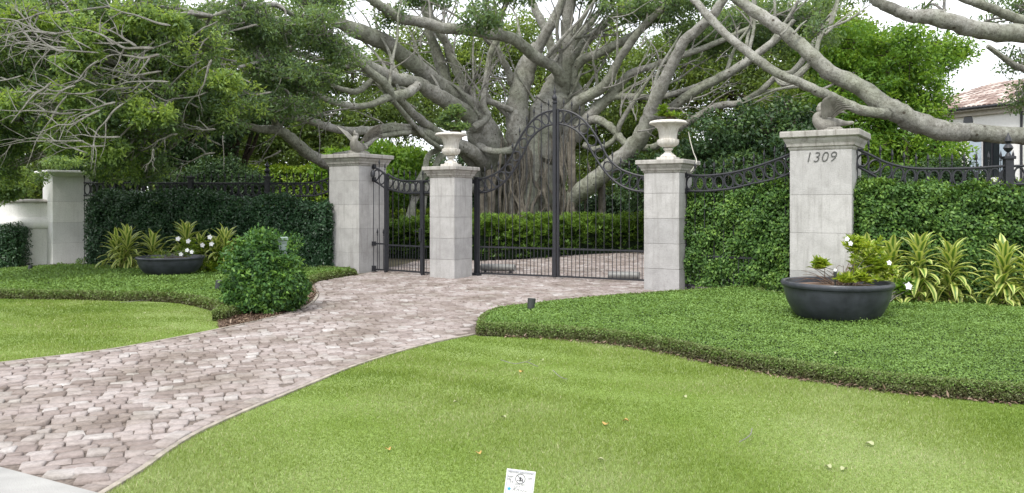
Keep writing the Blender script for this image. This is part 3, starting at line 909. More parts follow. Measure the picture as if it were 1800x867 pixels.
# narrow gate: fixed side panel and the leaf
A0, B0 = Vector((-3.29, 18.89)), Vector((-1.64, 17.62))
def onl(f): q = A0.lerp(B0, f); return (q.x, q.y)
Lw = (B0 - A0).length
def px_frac(px):
    # fraction along A0->B0 seen at column px
    k = (px - 900) / FPX; d = B0 - A0
    return (k * A0.y - A0.x) / (d.x - k * d.y)
f1, f2 = px_frac(679), px_frac(742)
tz = [(655, 2.505), (667, 2.43), (679, 2.318), (695, 2.19), (709, 2.145), (740, 2.13), (760, 2.14)]
iz = [(655, 2.19), (667, 2.09), (679, 1.986), (698, 1.90), (716, 1.865), (742, 1.86), (760, 1.865)]
def tab(z, fa, fb):
    X = [px_frac(p) for p, _ in z]; Z = [q for _, q in z]
    return [(k, float(np.interp(fa + (fb - fa) * k, X, Z))) for k in np.linspace(0, 1, 6)]
sp, L, ft, fi = ornate('fence_panel', 'narrow fixed iron panel between the tall pillar and the walk-through gate', 'fence panel', onl(0), onl(f1 - .015), tab(tz, 0, f1), tab(iz, 0, f1), .07, 2, .68, short=False)
for k in (.35, .85):
    mb = MB(); mb.tube([(k * L, 0, .07), (k * L, 0, .84)], .0085, 5); b = mb.build('short_bar', M['iron'], sp)
    f = bpy.data.objects.new('finial', FIN); f.location = (k * L, 0, .84); f.parent = b; COL.objects.link(f)
for z in (2.50, 2.20, .68, .09):
    mb = MB(); mb.box((.02, 0, z), (.09, .07, .10 if z != .09 else .13)); mb.build('wall_bracket', M['iron'], sp)
mb = MB(); mb.box((L + .02, 0, 1.14), (.06, .07, 2.36), bev=.005); mb.build('post', M['iron'], sp)
sl, L, ft, fi = ornate('walk_through_gate', 'narrow black iron walk-through gate between the tall left pillar and short pillar', 'gate', onl(f1 + .02), onl(f2 - .01), tab(tz, f1, f2), tab(iz, f1, f2), .08, 6, .66, stiles=(0, 1))
mb = MB(); mb.box((L + .01, -.03, .92), (.07, .08, .30), bev=.01); mb.build('lock_box', M['iron'], sl)
mb = MB(); mb.tube([(L - .02, -.08, 1.0), (L - .12, -.08, 1.0)], .012, 6); mb.build('handle', M['iron'], sl)
s3, L, ft, fi = ornate('fence_panel', 'slim iron strip between the walk-through gate and the short pillar', 'fence panel', onl(f2 + .005), onl(1), tab(tz, f2, 1), tab(iz, f2, 1), .08, 2, .66, short=True)
mb = MB(); mb.box((.02, -.01, 1.06), (.065, .07, 2.15), bev=.005); mb.build('post', M['iron'], s3)
# small lamp on the tall pillar above the narrow gate
t = thing('wall_lamp', 'small black spotlight fixed to the side of the tall left pillar', 'lamp', (-3.26, 18.80, 2.3))
mb = MB(); mb.box((-.02, -.06, 0), (.05, .12, .05)); mb.build('bracket', M['iron'], t)
mb = MB(); mb.lathe([(.03, -.09), (.05, -.08), (.055, 0), (.04, .05), (.015, .07)], (0, -.16, .04), 12); mb.build('lamp_head', M['iron'], t, smooth='auto')

# fence between the two right-hand pillars
fc, L, ft, fi = ornate('iron_fence', 'black ringed iron fence rising between the weathered pillar and the numbered pillar', 'fence', (3.215, 14.735), (4.835, 13.55),
    [(0, 2.15), (.2, 2.13), (.42, 2.165), (.62, 2.25), (.85, 2.39), (1, 2.50)], [(0, 1.855), (.2, 1.85), (.42, 1.885), (.62, 1.966), (.85, 2.06), (1, 2.19)], .12, 11, .66)
for x in (0, L):
    for z in ((2.14, 1.86, .10) if x == 0 else (2.50, 2.2, .10)):
        mb = MB(); mb.box((x, 0, z), (.07, .06, .08)); mb.build('wall_bracket', M['iron'], fc)

def fence_post(parent, x, H, fin=True, w=.12):
    mb = MB(); mb.box((x, 0, H / 2), (w, w, H)); mb.box((x, 0, H + .02), (w + .05, w + .05, .05), bev=.008); o = mb.build('post', M['iron'], parent)
    if fin:
        mb = MB(); mb.lathe([(.05, 0), (.035, .03), (.02, .06), (.05, .09), (.075, .13), (.05, .18), (.025, .2), (.055, .24), (.045, .28), (.02, .33), (.004, .38)], (x, 0, H + .045), 12)
        mb.build('finial', M['iron'], o, smooth='auto')
fr_a = (5.645, 13.04); fr_b = (8.9, 12.58)
Lr = math.hypot(fr_b[0] - fr_a[0], fr_b[1] - fr_a[1])
fr, L, ft, fi = ornate('iron_fence', 'black ringed iron fence running right from the numbered pillar above the hedge', 'fence', fr_a, fr_b,
    [(0, 2.51), (.055, 2.43), (.14, 2.285), (.24, 2.20), (.34, 2.18), (.52, 2.185), (.70, 2.215), (1, 2.22)], [(0, 2.23), (.055, 2.13), (.14, 1.97), (.24, 1.905), (.34, 1.89), (.52, 1.90), (.70, 1.925), (1, 1.93)], .12, 18)
fence_post(fr, .70 * L, 2.33)
for z in (2.50, 2.23, .12):
    mb = MB(); mb.tube([(-.02, 0, z), (.09, 0, z)], .022, 6); mb.box((0, 0, z), (.02, .06, .12)); mb.build('wall_bracket', M['iron'], fr)
# long fence on the left, mostly above the hedge
fa, fb = (-10.75, 20.0), (-4.13, 19.42)
fl, L, ft, fi = ornate('iron_fence', 'long black ringed iron fence above the left hedge, between white pillar and tall pillar', 'fence', fa, fb,
    [(0, 2.15), (.5, 2.13), (.86, 2.13), (.93, 2.2), (.97, 2.32), (1, 2.5)], [(0, 1.83), (.5, 1.81), (.86, 1.81), (.93, 1.88), (.97, 2.0), (1, 2.2)], .12, 38)
for k in (.12, .42, .715): fence_post(fl, k * L, 2.26, k != .42, .11)

# ============================================================ URNS, BOWLS, STATUES
def urn(label, x, y, z, s=1.0):
    t = thing('garden_urn', label, 'urn', (x, y, z), U32, 'stone urns on the short pillars')
    mb = MB(); mb.box((0, 0, .03), (.33 * s, .33 * s, .06), bev=.005)
    mb.build('plinth', M['urn'], t)
    mb = MB(); mb.lathe([(.15, .061), (.155, .075), (.13, .10), (.085, .135), (.06, .165), (.055, .18), (.085, .20), (.09, .215), (.085, .23), (.055, .245)], seg=28)
    mb.build('foot', M['urn'], t, smooth='auto')
    mb = MB(); mb.lathe([(.055, .246), (.12, .26), (.175, .30), (.19, .35), (.185, .39), (.172, .40)], seg=96, rfun=lambda th, zz: 1 + (.085 * abs(math.sin(th * 9)) if .25 < zz < .395 else 0))
    mb.build('fluted_bowl', M['urn'], t, smooth='auto')
    mb = MB(); mb.lathe([(.165, .401), (.168, .46), (.175, .53), (.20, .60), (.25, .65), (.30, .675), (.345, .685), (.352, .70), (.345, .715), (.33, .735), (.30, .745), (.28, .735), (.26, .70), (.25, .66)], seg=40)
    mb.build('flared_rim', M['urn'], t, smooth='auto')
    mb = MB(); mb.lathe([(.001, .69), (.245, .70), (.001, .705)], seg=20); mb.build('soil', M['potsoil'], t)
    return t
urn('weathered stone urn with a rusty stained rim on the middle short pillar', *PB, 2.425)
urn('weathered stone urn with a cable hanging beside it on the right short pillar', *PC, 2.425)

def bowl(label, x, y, z, D, H):
    t = thing('bowl_planter', label, 'planter', (x, y, z), 0, 'round black bowl planters')
    r = D / 2
    pr = [(r * .40, 0), (r * .55, .03 * H / .4), (r * .72, H * .18), (r * .84, H * .38), (r * .92, H * .62), (r * .955, H * .86)]
    mb = MB(); mb.lathe([(q[0], q[1]) for q in catmull(pr, 4)], seg=56); mb.build('bowl', M['pot'], t, smooth='auto')
    mb = MB(); mb.lathe([(r * .955, H * .865), (r * .985, H * .875), (r, H * .91), (r, H * .96), (r * .985, H * .995), (r * .955, H), (r * .925, H * .985), (r * .91, H * .9), (r * .90, H * .8)], seg=56); mb.build('rim', M['pot'], t, smooth='auto')
    mb = MB(); mb.lathe([(.001, H * .80), (r * .5, H * .84), (r * .90, H * .82), (r * .905, H * .86), (r * .5, H * .9), (.001, H * .91)], seg=30); mb.build('soil', M['potsoil'], t)
    return t
BR = (4.22, 10.35, .06); BL = (-7.18, 16.75, .10)
bowl('large black bowl planter standing on the ground cover in front of the numbered pillar', *BR, 1.38, .55)
bowl('black bowl planter on the far left bed, in front of the striped plants', *BL, 1.36, .42)

def bird(label, x, y, z, rz, s=1.0, spread=1.0):
    """carved bird on a rock: S-curved neck tucked to the breast, wings raised"""
    t = thing('bird_statue', label, 'statue', (x, y, z), rz, 'carved birds on the tall pillars')
    mb = MB()
    # one continuous body: breast, belly, tail
    spine = [(-.19, 0, .47, .012), (-.205, 0, .44, .022), (-.20, 0, .41, .034), (-.17, 0, .385, .045), (-.125, 0, .385, .046), (-.12, 0, .36, .05), (-.17, 0, .33, .060), (-.215, 0, .28, .072), (-.20, 0, .21, .098), (-.13, 0, .155, .125), (-.03, 0, .145, .125), (.07, 0, .16, .10), (.16, 0, .165, .065), (.26, 0, .155, .04), (.35, 0, .165, .03), (.39, 0, .17, .012)]
    sm = catmull(spine, 5)
    mb.tube([(p[0] * s, p[1] * s, p[2] * s) for p in sm], [max(.004, p[3]) * s for p in sm], 14, flat=1.0)
    mb.build('body', M['statue'], t, smooth='auto')
    mb = MB(); mb.tube([(-.17 * s, 0, .39 * s), (-.22 * s, 0, .34 * s), (-.235 * s, 0, .27 * s)], [.018 * s, .012 * s, .004 * s], 8); mb.build('beak', M['statue'], t, smooth='auto')
    for sgn in (-1, 1):
        w = MB(); nf = 9
        for k in range(nf):                     # layered feathers fan out from the shoulder
            u = k / (nf - 1)
            root = Vector((-.10 + .12 * u, sgn * (.09 + .02 * u), .24 + .05 * math.sin(u * 3)))
            tip = Vector((-.02 + .36 * u, sgn * (.20 + .20 * spread * (1 - .4 * u)), .60 - .24 * u ** 1.3))
            mid = root.lerp(tip, .5) + Vector((-.07 * (1 - u), sgn * .03, .07))
            pts = catmull([tuple(root), tuple(mid), tuple(tip)], 5)
            rr = [.040, .046, .05, .05, .05, .05, .047, .042, .034, .022, .006]
            w.tube([(p[0] * s, p[1] * s, p[2] * s) for p in pts], [r * s for r in rr[:len(pts)]], 8, flat=.34)
        w.build('wing', M['statue'], t, smooth='auto')
    mb = MB()
    for (a, b, c, r) in ((0, 0, .03, .16), (-.12, .05, .02, .11), (.1, -.05, .02, .12), (.02, .09, .01, .12)):
        mb.blob((a * s, b * s, c * s), (r * s, r * s, .08 * s), noise=.12)
    mb.build('rock_base', M['statue'], t)
    return t
bird('carved stone bird with raised wings on top of the pillar numbered 1309', PD[0] + .05, PD[1] - .05, 2.80, R(-14), .95, .9)
bird('carved stone bird with spread wings on top of the tall left pillar', PA[0] + .05, PA[1] - .1, 2.79, R(75), 1.2, 1.5)

# cable from the right urn down the pillar
pts = [(1210, 232, 14.95), (1214, 250, 14.9), (1219, 268, 14.85), (1224, 281, 14.8), (1222, 290, 14.7), (1214, 302, 14.62)]
mb = MB(); mb.tube([P(*p) for p in catmull(pts, 5)], .009, 6)
tag(mb.build('cable', M['wire']), 'thin pale cable drooping from the urn down the right short pillar', 'cable')

# uplights
def uplight(label, px, py, Y, s=1.0, tilt=(0.15, .1)):
    q = P(px, py, Y); t = thing('garden_uplight', label, 'lamp', (q.x, q.y, .10), .4, 'small uplights in the beds')
    mb = MB(); mb.tube([(0, 0, -.08), (0, 0, .08)], .012, 8); mb.build('stake', M['dark_plastic'], t)
    mb = MB(); mb.tube([(0, 0, .06), (tilt[0] * .15, tilt[1] * .15, .20 * s)], [.05 * s, .058 * s], 14); mb.build('lamp_head', M['dark_plastic'], t, smooth='auto')
    mb = MB(); mb.tube([(tilt[0] * .15, tilt[1] * .15, .201 * s), (tilt[0] * .155, tilt[1] * .155, .209 * s)], .05 * s, 14); mb.build('lens', M['grey_metal'], t)
uplight('small black uplight at the left tip of the right ground cover bed', 933, 575, 11.0)
uplight('small black uplight in the bed left of the leafy call-box bush', 383, 525, 13.6)
uplight('small black uplight in the far left bed near the white pillar', 52, 490, 17.6, .8)

# ============================================================ WARNING SIGN
sx = P(916.5, 825, 3.5)
sg = thing('lawn_sign', 'small white pesticide warning card on a stake in the front lawn', 'sign', (sx.x, sx.y, 0))
SW, SH = .128, .155; TOP = sx.z; ROLL = R(-7)
def S(x, z): # card coordinates -> local
    return (x * math.cos(ROLL) - z * math.sin(ROLL), TOP - .004 + x * math.sin(ROLL) + z * math.cos(ROLL))
mb = MB(); c = [S(-SW / 2, 0), S(SW / 2, 0), S(SW / 2, -SH), S(-SW / 2, -SH)]
mb.add([(x, -.001, z) for x, z in c] + [(x, .001, z) for x, z in c], [(0, 3, 2, 1), (4, 5, 6, 7), (0, 1, 5, 4), (1, 2, 6, 5), (2, 3, 7, 6), (3, 0, 4, 7)])
card_m = plain('sign_card', (.80, .80, .80), .5, 0, .02); ink = plain('sign_ink', (.06, .06, .07), .6); inkb = plain('sign_blue', (.05, .42, .62), .6); inkl = plain('sign_grey_ink', (.30, .32, .42), .6)
mb.build('card', card_m, sg)
mb = MB(); mb.tube([(0.0, .006, 0), (0.0, .006, TOP - .03)], .004, 6); mb.build('stake', M['grey_metal'], sg)
def ink_text(body, x, z, size, mat, rot=0, name='lettering'):
    cu = bpy.data.curves.new('txt', 'FONT'); cu.body = body; cu.size = size; cu.align_x = 'CENTER'
    tmp = bpy.data.objects.new('tmp', cu); COL.objects.link(tmp); bpy.context.view_layer.update()
    me = bpy.data.meshes.new_from_object(tmp.evaluated_get(bpy.context.evaluated_depsgraph_get())); bpy.data.objects.remove(tmp)
    for v_ in me.vertices:
        a, b = v_.co.x, v_.co.y
        a, b = a * math.cos(rot) - b * math.sin(rot), a * math.sin(rot) + b * math.cos(rot)
        X, Z = S(x + a, z + b); v_.co = (X, -.0024, Z)
    link_mesh(name, me, mat, sg)
ink_text('PESTICIDE APPLICATION', 0, -.0155, .0098, ink)
ink_text('KEEP', -.043, -.036, .0105, ink)
ink_text('OFF', .042, -.036, .0105, ink)
ink_text('10', -.050, -.049, .013, ink, .1); ink_text('/', -.043, -.055, .018, ink); ink_text('14', -.037, -.060, .013, ink, .1)
ink_text('UNTIL DRY', .0, -.066, .0092, ink)
def card_lines(name, segs, mat, w=.0011):
    mb = MB()
    for (a, b) in segs:
        a = Vector(a); b = Vector(b); d = (b - a).normalized(); n_ = Vector((-d.y, d.x)) * w
        q = [a + n_, b + n_, b - n_, a - n_]
        mb.add([(S(p.x, p.y)[0], -.0027, S(p.x, p.y)[1]) for p in q], [(0, 3, 2, 1)])
    mb.build(name, mat, sg)
ci = [(.0 + .021 * math.cos(a), -.038 + .021 * math.sin(a)) for a in np.linspace(0, 2 * PI, 25)]
card_lines('border_and_symbol', list(zip(ci[:-1], ci[1:])) + [((-.0148, -.0232), (.0148, -.0528))], ink)
card_lines('border', [((-.058, -.006), (.058, -.006)), ((.058, -.006), (.058, -.15)), ((.058, -.15), (-.058, -.15)), ((-.058, -.15), (-.058, -.006))], inkl, .0007)
card_lines('walking_figures', [((0, -.029), (0, -.041)), ((0, -.041), (-.004, -.049)), ((0, -.041), (.004, -.049)), ((-.006, -.036), (.006, -.034)), ((.010, -.036), (.010, -.048)), ((-.014, -.045), (-.008, -.046))], ink, .0017)
card_lines('swash', [((-.028, -.093), (-.022, -.082)), ((-.022, -.082), (-.016, -.093)), ((-.012, -.090), (-.004, -.084)), ((-.004, -.084), (.002, -.093)), ((.006, -.092), (.012, -.085)), ((.014, -.092), (.022, -.086)), ((.024, -.092), (.034, -.088)), ((-.025, -.078), (-.018, -.074)), ((-.015, -.076), (-.008, -.072)), ((-.004, -.075), (.003, -.071)), ((-.02, -.082), (-.012, -.079))], ink, .0008)
mb = MB(); st = []
for k in range(10):
    r_ = .0105 if k % 2 == 0 else .0045; a_ = PI / 2 + k * PI / 5
    X, Z = S(-.044 + r_ * math.cos(a_), -.086 + r_ * math.sin(a_)); st.append((X, -.0026, Z))
mb.add(st, [tuple(range(9, -1, -1))]); mb.build('star', inkb, sg)
# ============================================================ VEGETATION
def limb_obj(pts, parent, mat, name='limb', wig=.02, sides=12, sub=5, base_swell=False):
    """pts: (px, py, Y, radius in photo px)"""
    w = []
    for (px, py, Y, r) in pts:
        q = P(px, py, Y); w.append((q.x, q.y, q.z, max(.006, r * Y / FPX)))
    sm = catmull(w, sub)
    out, rad = [], []
    for i, p in enumerate(sm):
        k = wig * min(1, i / 3)
        rr_ = max(.004, p[3])
        out.append((p[0] + random.gauss(0, rr_ * .07), p[1] + random.gauss(0, rr_ * .07), p[2] + random.gauss(0, rr_ * .06)))
        rad.append(rr_ * random.uniform(.96, 1.05))
    mb = MB(); mb.tube(out, rad, sides, bump=.035)
    mb.build(name, mat, parent, True, 'auto')
    return [(Vector(o), r) for o, r in zip(out, rad)]

def clump_leaves(LV, centers, per, rad, size, vbase, flat=.7, asp=.5, up=.35, outw=.7):
    n = len(centers); c = np.repeat(centers, per, axis=0); k = len(c)
    d = rand_unit(k) * (rng.random((k, 1)) ** .5)
    rad_ = np.repeat(np.broadcast_to(rad, (n,)), per)[:, None]
    off = d * rad_ * np.array([1, 1, flat])
    ax = nrm(off) * outw + rand_unit(k) * .8
    nr = rand_unit(k) * .8 + np.array([0, 0, up + .35])
    v = np.repeat(vbase, per) + rng.normal(0, .11, k)
    LV.add(c + off, ax, nr, size * rng.uniform(.7, 1.3, k), size * asp * rng.uniform(.8, 1.2, k), v)

def ell(px, py, Y, rx, ry, rd):
    """ellipsoid from photo extents: centre, half-width px, half-height px, half-depth m"""
    q = P(px, py, Y); k = Y / FPX
    return (np.array([q.x, q.y, q.z]), np.array([rx * k, rd, ry * k]))

def sample_ell(e, n, shell=.45):
    c, r = e
    d = rand_unit(n) * ((shell + (1 - shell) * rng.random((n, 1))) ** .6)
    return c + d * r

def crown(parent, ells, mat, nclump, per, crad, size, limbs=None, twigmat=None, name='crown', shell=.3, v0=.45, vs=.2, flat=.7, asp=.5, twig_r=.012, twig_frac=1.0, hubs=3, sag=.0):
    LV = Leaves(); tw = MB()
    vol = np.array([np.prod(r) ** .67 for _, r in ells]); wts = vol / vol.sum()
    pts = np.array([p for p, _ in limbs]) if limbs else None
    for e, wgt in zip(ells, wts):
        n = max(4, int(nclump * wgt))
        C = sample_ell(e, n, shell)
        C = C[C[:, 2] > .15]
        if len(C) == 0: continue
        vb = np.clip(rng.normal(v0, vs, len(C)), 0, 1)
        clump_leaves(LV, C, per, crad * rng.uniform(.6, 1.35, len(C)), size, vb, flat, asp)
        if twigmat is not None and pts is not None:
            H = sample_ell(e, hubs, 0.0) * .5 + e[0] * .5
            for h in H:
                i = int(np.argmin(((pts - h) ** 2).sum(1))); a = Vector(pts[i]); b = Vector(h)
                m = a.lerp(b, .5) + Vector((random.uniform(-.2, .2), random.uniform(-.2, .2), random.uniform(0, .35)))
                tw.tube(catmull([tuple(a), tuple(m), tuple(b)], 4), list(np.linspace(twig_r * 4, twig_r * 2, 9)), 6, caps=False)
            for c in C:
                if random.random() > twig_frac: continue
                i = int(np.argmin(((H - c) ** 2).sum(1))); a = Vector(H[i]); b = Vector(c)
                m = a.lerp(b, .5) + Vector((random.gauss(0, .12), random.gauss(0, .12), random.gauss(.08, .12)))
                tw.tube(catmull([tuple(a), tuple(m), tuple(b)], 3), list(np.linspace(twig_r * 1.7, twig_r * .5, 7)), 4, caps=False)
    LV.build(name, mat, parent)
    if tw.f: tw.build('twigs', twigmat, parent, True)

def Yl(px):      # depth of the left-going limbs of the big tree
    return 28.0 - max(0, 850 - px) * .0175
# ---------------------------------------------------------------- the great banyan
q = P(960, 440, 28)
ban = thing('banyan_tree', 'giant grey spreading banyan with aerial roots, standing behind the double gate', 'tree', (q.x, q.y, 0))
LB = []
def bl(pts, name='limb', sides=12):
    if name == 'limb': pts = [(a, b, c, d * (.79 if d > 6 else .9)) for a, b, c, d in pts]
    r = limb_obj(pts, ban, M['bark'], name, sides=sides); LB.extend(r); return r
# fused stems of the trunk
for pts in [
    [(950, 452, 28, 48), (950, 400, 28, 33), (949, 330, 28, 28), (952, 270, 28, 28), (962, 215, 28, 34), (972, 175, 28, 28), (985, 140, 28, 20)],
    [(912, 452, 27.6, 32), (912, 400, 27.6, 22), (912, 320, 27.7, 20), (909, 250, 27.7, 19), (909, 200, 27.8, 20), (912, 150, 27.8, 16), (925, 110, 27.9, 13), (944, 78, 28, 8)],
    [(970, 452, 28.4, 24), (973, 400, 28.2, 16), (977, 330, 28.2, 16), (984, 280, 28.2, 18), (994, 240, 28.2, 22), (1008, 195, 28.2, 22), (1003, 150, 28.2, 16)],
    [(848, 452, 28, 20), (850, 400, 28, 14), (856, 330, 28, 16), (862, 280, 28, 23), (854, 235, 27.8, 22), (838, 205, 27.6, 18), (822, 185, 27.2, 10)],
    [(930, 452, 27.2, 26), (932, 380, 27.2, 18), (935, 300, 27.3, 15), (940, 230, 27.5, 12), (955, 170, 27.8, 9), (975, 130, 27.8, 5)],
    [(876, 452, 28.8, 24), (880, 380, 28.8, 15), (884, 325, 28.7, 20), (880, 285, 28.6, 26), (866, 250, 28.5, 24), (848, 218, 28.1, 17), (830, 192, 27.6, 9)],
]: bl(pts, 'trunk', 16)
# limbs rising and leaning left
bl([(985, 175, 28, 19), (992, 130, 27.8, 17), (1000, 90, 27.6, 15), (996, 50, 27.4, 14), (1001, 10, 27.2, 13), (1010, -50, 27, 11)])
bl([(990, 145, 27.6, 14), (975, 120, 27.2, 13), (940, 98, 26.6, 13), (900, 68, 26, 13), (862, 60, 25.4, 12), (822, 53, 25, 13), (780, 50, 24.6, 12), (749, 41, 24.2, 12), (708, 33, 23.8, 12), (680, 17, 23.4, 11), (652, -2, 23, 10), (600, -40, 22.5, 9)])
bl([(918, 190, 27.9, 10), (928, 140, 27.8, 12), (943, 92, 27.6, 12), (968, 45, 27.4, 11), (988, 5, 27.2, 10), (1000, -40, 27, 9)])
bl([(975, 110, 28.3, 10), (962, 60, 28.3, 10), (945, 25, 28.3, 9), (930, -10, 28.3, 8)])
bl([(1006, 150, 28, 12), (1013, 114, 27.8, 11), (1058, 91, 27.4, 10), (1108, 66, 27, 9), (1155, 30, 26.6, 7), (1190, 5, 26.2, 6)])
bl([(1000, 150, 28.4, 12), (1009, 100, 28.3, 11), (1044, 60, 28.2, 9), (1075, 32, 28, 8), (1110, 0, 28, 6)])
bl([(998, 120, 28.6, 9), (1010, 78, 28.6, 8), (1037, 42, 28.6, 7), (1068, 2, 28.6, 5)])
bl([(998, 110, 28.8, 7), (1006, 66, 28.8, 6), (1023, 35, 28.8, 5), (1040, 0, 28.8, 4)])
bl([(985, 210, 27.8, 14), (1010, 182, 27.4, 13), (1038, 166, 27, 12), (1066, 146, 26.6, 12), (1085, 111, 26.3, 9), (1106, 78, 26, 9), (1137, 40, 25.6, 8), (1170, 12, 25.2, 6)])
bl([(1010, 240, 27.8, 18), (1036, 205, 27.4, 15), (1071, 170, 27, 12), (1106, 132, 26.6, 9), (1144, 117, 26.2, 7), (1179, 104, 25.8, 7), (1231, 87, 25.4, 6), (1290, 62, 25, 5), (1360, 30, 24.6, 3)])
bl([(1050, 190, 27.2, 9), (1075, 172, 26.9, 8), (1120, 170, 26.5, 7), (1150, 172, 26.2, 7), (1196, 162, 25.8, 6), (1245, 143, 25.4, 5), (1310, 110, 25, 4)])
bl([(1020, 220, 27.6, 11), (1044, 210, 27.2, 10), (1066, 219, 26.9, 9), (1085, 235, 26.6, 9), (1100, 253, 26.4, 8), (1125, 259, 26.2, 8), (1150, 259, 26, 8), (1175, 240, 25.8, 8), (1221, 208, 25.5, 8), (1262, 187, 25.2, 8), (1304, 180, 24.9, 7), (1338, 159, 24.6, 7), (1366, 134, 24.3, 6), (1394, 126, 24, 6), (1415, 100, 23.8, 6), (1436, 69, 23.6, 6), (1463, 28, 23.4, 5), (1475, -8, 23.2, 3)])
bl([(968, 445, 27.8, 24), (982, 392, 27.5, 24), (1000, 356, 27.2, 20), (1036, 326, 26.6, 20), (1086, 282, 25.8, 20), (1122, 248, 25.2, 20), (1142, 205, 24.8, 17), (1156, 166, 24.4, 15), (1182, 114, 24, 13), (1200, 76, 23.7, 12), (1226, 52, 23.4, 12), (1250, 30, 23, 11), (1285, -20, 22.6, 9)])
bl([(1120, 245, 25.3, 12), (1160, 205, 25, 11), (1196, 178, 24.6, 11), (1235, 152, 24.2, 11), (1276, 131, 23.8, 10), (1321, 102, 23.4, 9), (1366, 68, 23, 8), (1396, 35, 22.7, 4)])
bl([(1025, 255, 27, 6), (1050, 262, 26.8, 6), (1080, 245, 26.6, 5), (1092, 215, 26.4, 5), (1120, 170, 26.2, 4), (1140, 140, 26, 3), (1155, 116, 26, 2)])
bl([(1098, 258, 26.6, 3), (1120, 235, 26.5, 3), (1150, 225, 26.4, 2), (1170, 190, 26.3, 1.5)])
# limbs sweeping left
def pl(lst): return [(a, b, Yl(a) + d, r) for a, b, r, d in lst]
bl(pl([(870, 290, 26, 0), (863, 242, 25, 0), (839, 200, 22, -.2), (811, 175, 20, -.4), (777, 152, 18, -.5), (742, 125, 18, -.6), (708, 98, 18, -.6), (673, 73, 19, -.7), (638, 58, 19, -.8), (600, 42, 13, -.8), (560, 18, 11, -.8), (520, -20, 10, -.8)]))
bl(pl([(838, 225, 20, -.6), (822, 202, 18, -.9), (794, 183, 18, -1.2), (763, 165, 17, -1.4), (735, 146, 15, -1.5), (694, 138, 15, -1.6), (656, 121, 14, -1.6), (631, 100, 12, -1.6), (600, 78, 10, -1.6), (553, 65, 9, -1.5), (500, 40, 8, -1.5), (440, 20, 6, -1.5)]))
bl(pl([(735, 150, 10, -1.9), (718, 163, 11, -2), (694, 170, 12, -2.1), (680, 172, 9, -2.2), (652, 184, 7, -2.2), (618, 187, 7, -2.2), (576, 176, 6, -2.2), (542, 159, 6, -2.2), (500, 150, 5, -2.2), (450, 158, 4, -2.2)]))
bl(pl([(690, 172, 9, -2.2), (676, 146, 10, -2.3), (652, 128, 9, -2.3), (628, 105, 8, -2.3), (604, 80, 7, -2.3), (570, 60, 6, -2.2)]))
bl(pl([(700, 172, 9, -2.1), (735, 208, 10, -1.6), (763, 228, 9, -1.2), (794, 250, 9, -.8), (830, 290, 10, -.2), (845, 330, 11, 0)]))
bl(pl([(690, 176, 5, -2.3), (722, 214, 5, -1.9), (752, 246, 5, -1.6), (776, 262, 5, -1.2)]))
bl(pl([(855, 290, 16, -.4), (830, 268, 15, -.8), (790, 248, 14, -1), (763, 242, 13, -1.2), (735, 230, 12, -1.4), (694, 225, 11, -1.6), (656, 230, 10, -1.7), (638, 230, 10, -1.7), (604, 229, 9, -1.8), (569, 221, 9, -1.9), (542, 211, 9, -2), (500, 203, 9, -2), (450, 200, 9, -2), (420, 192, 9, -2), (391, 178, 6, -2.1), (350, 168, 4, -2.2)]))
bl(pl([(840, 330, 14, -.2), (760, 335, 13, -1), (680, 325, 13, -1.2), (620, 305, 13, -1.2), (576, 288, 13, -1.3), (545, 272, 13, -1.3), (521, 252, 13, -1.4), (505, 238, 12, -1.5), (484, 229, 10, -1.6), (450, 226, 8, -1.7), (419, 211, 7, -1.8), (390, 190, 4, -1.9)]))
bl(pl([(500, 236, 8, -1.4), (486, 218, 7, -1.6), (476, 205, 6, -1.9)]))
bl(pl([(720, 233, 5, -1.7), (690, 236, 5, -1.8), (660, 242, 5, -1.9), (640, 258, 6, -2), (612, 268, 4, -2.1), (585, 272, 3, -2.1)]))
bl(pl([(840, 190, 10, .2), (825, 166, 10, .2), (804, 125, 10, .2), (784, 76, 9, .2), (766, 50, 9, .2), (749, 20, 8, .2), (742, -15, 7, .2)]))
bl(pl([(800, 165, 13, .7), (787, 152, 13, .7), (772, 104, 12, .7), (756, 59, 10, .7), (745, 10, 8, .7)]))
bl(pl([(832, 225, 9, -1.2), (856, 206, 8, -1.2), (850, 180, 7, -1.2), (856, 131, 7, -1.2), (863, 93, 6, -1.2), (877, 62, 6, -1.2), (881, 28, 5, -1.2), (898, -10, 4, -1.2)]))
bl([(846, 174, 26.9, 5), (865, 180, 27.1, 6), (885, 188, 27.3, 6), (905, 196, 27.6, 6)])
bl([(905, 165, 28, 9), (900, 145, 27.8, 9), (888, 114, 27.6, 8), (872, 86, 27.4, 7), (850, 60, 27.2, 6), (830, 10, 27, 5)])
bl(pl([(829, 221, 17, -.6), (838, 245, 17, -.4), (848, 268, 16, -.2), (868, 295, 15, 0), (890, 330, 14, .1), (905, 380, 14, .1)]))
bl([(835, 250, 27.4, 7), (852, 262, 27.0, 8), (875, 267, 26.9, 8), (900, 263, 27.2, 9), (925, 250, 27.9, 9)])
bl(pl([(600, 118, 7, -1.2), (560, 104, 8, -1.2), (512, 90, 7, -1.4), (470, 72, 7, -1.5), (415, 58, 5, -1.6), (360, 40, 3, -1.7)]))
bl(pl([(620, 100, 7, -1), (570, 84, 8, -1), (520, 62, 8, -1), (470, 48, 7, -1), (420, 28, 5, -1), (370, 5, 4, -1)]))
bl(pl([(575, 70, 5, -2.5), (553, 52, 5, -2.5), (519, 30, 5, -2.6), (484, 9, 5, -2.7), (432, 13, 4, -2.8), (395, 21, 4, -2.9), (372, 28, 2, -3)]))
bl(pl([(640, 110, 7, -1.9), (600, 116, 6, -2), (560, 120, 5, -2), (520, 118, 4, -2.2), (470, 108, 4, -2.6), (420, 118, 3, -3)]))
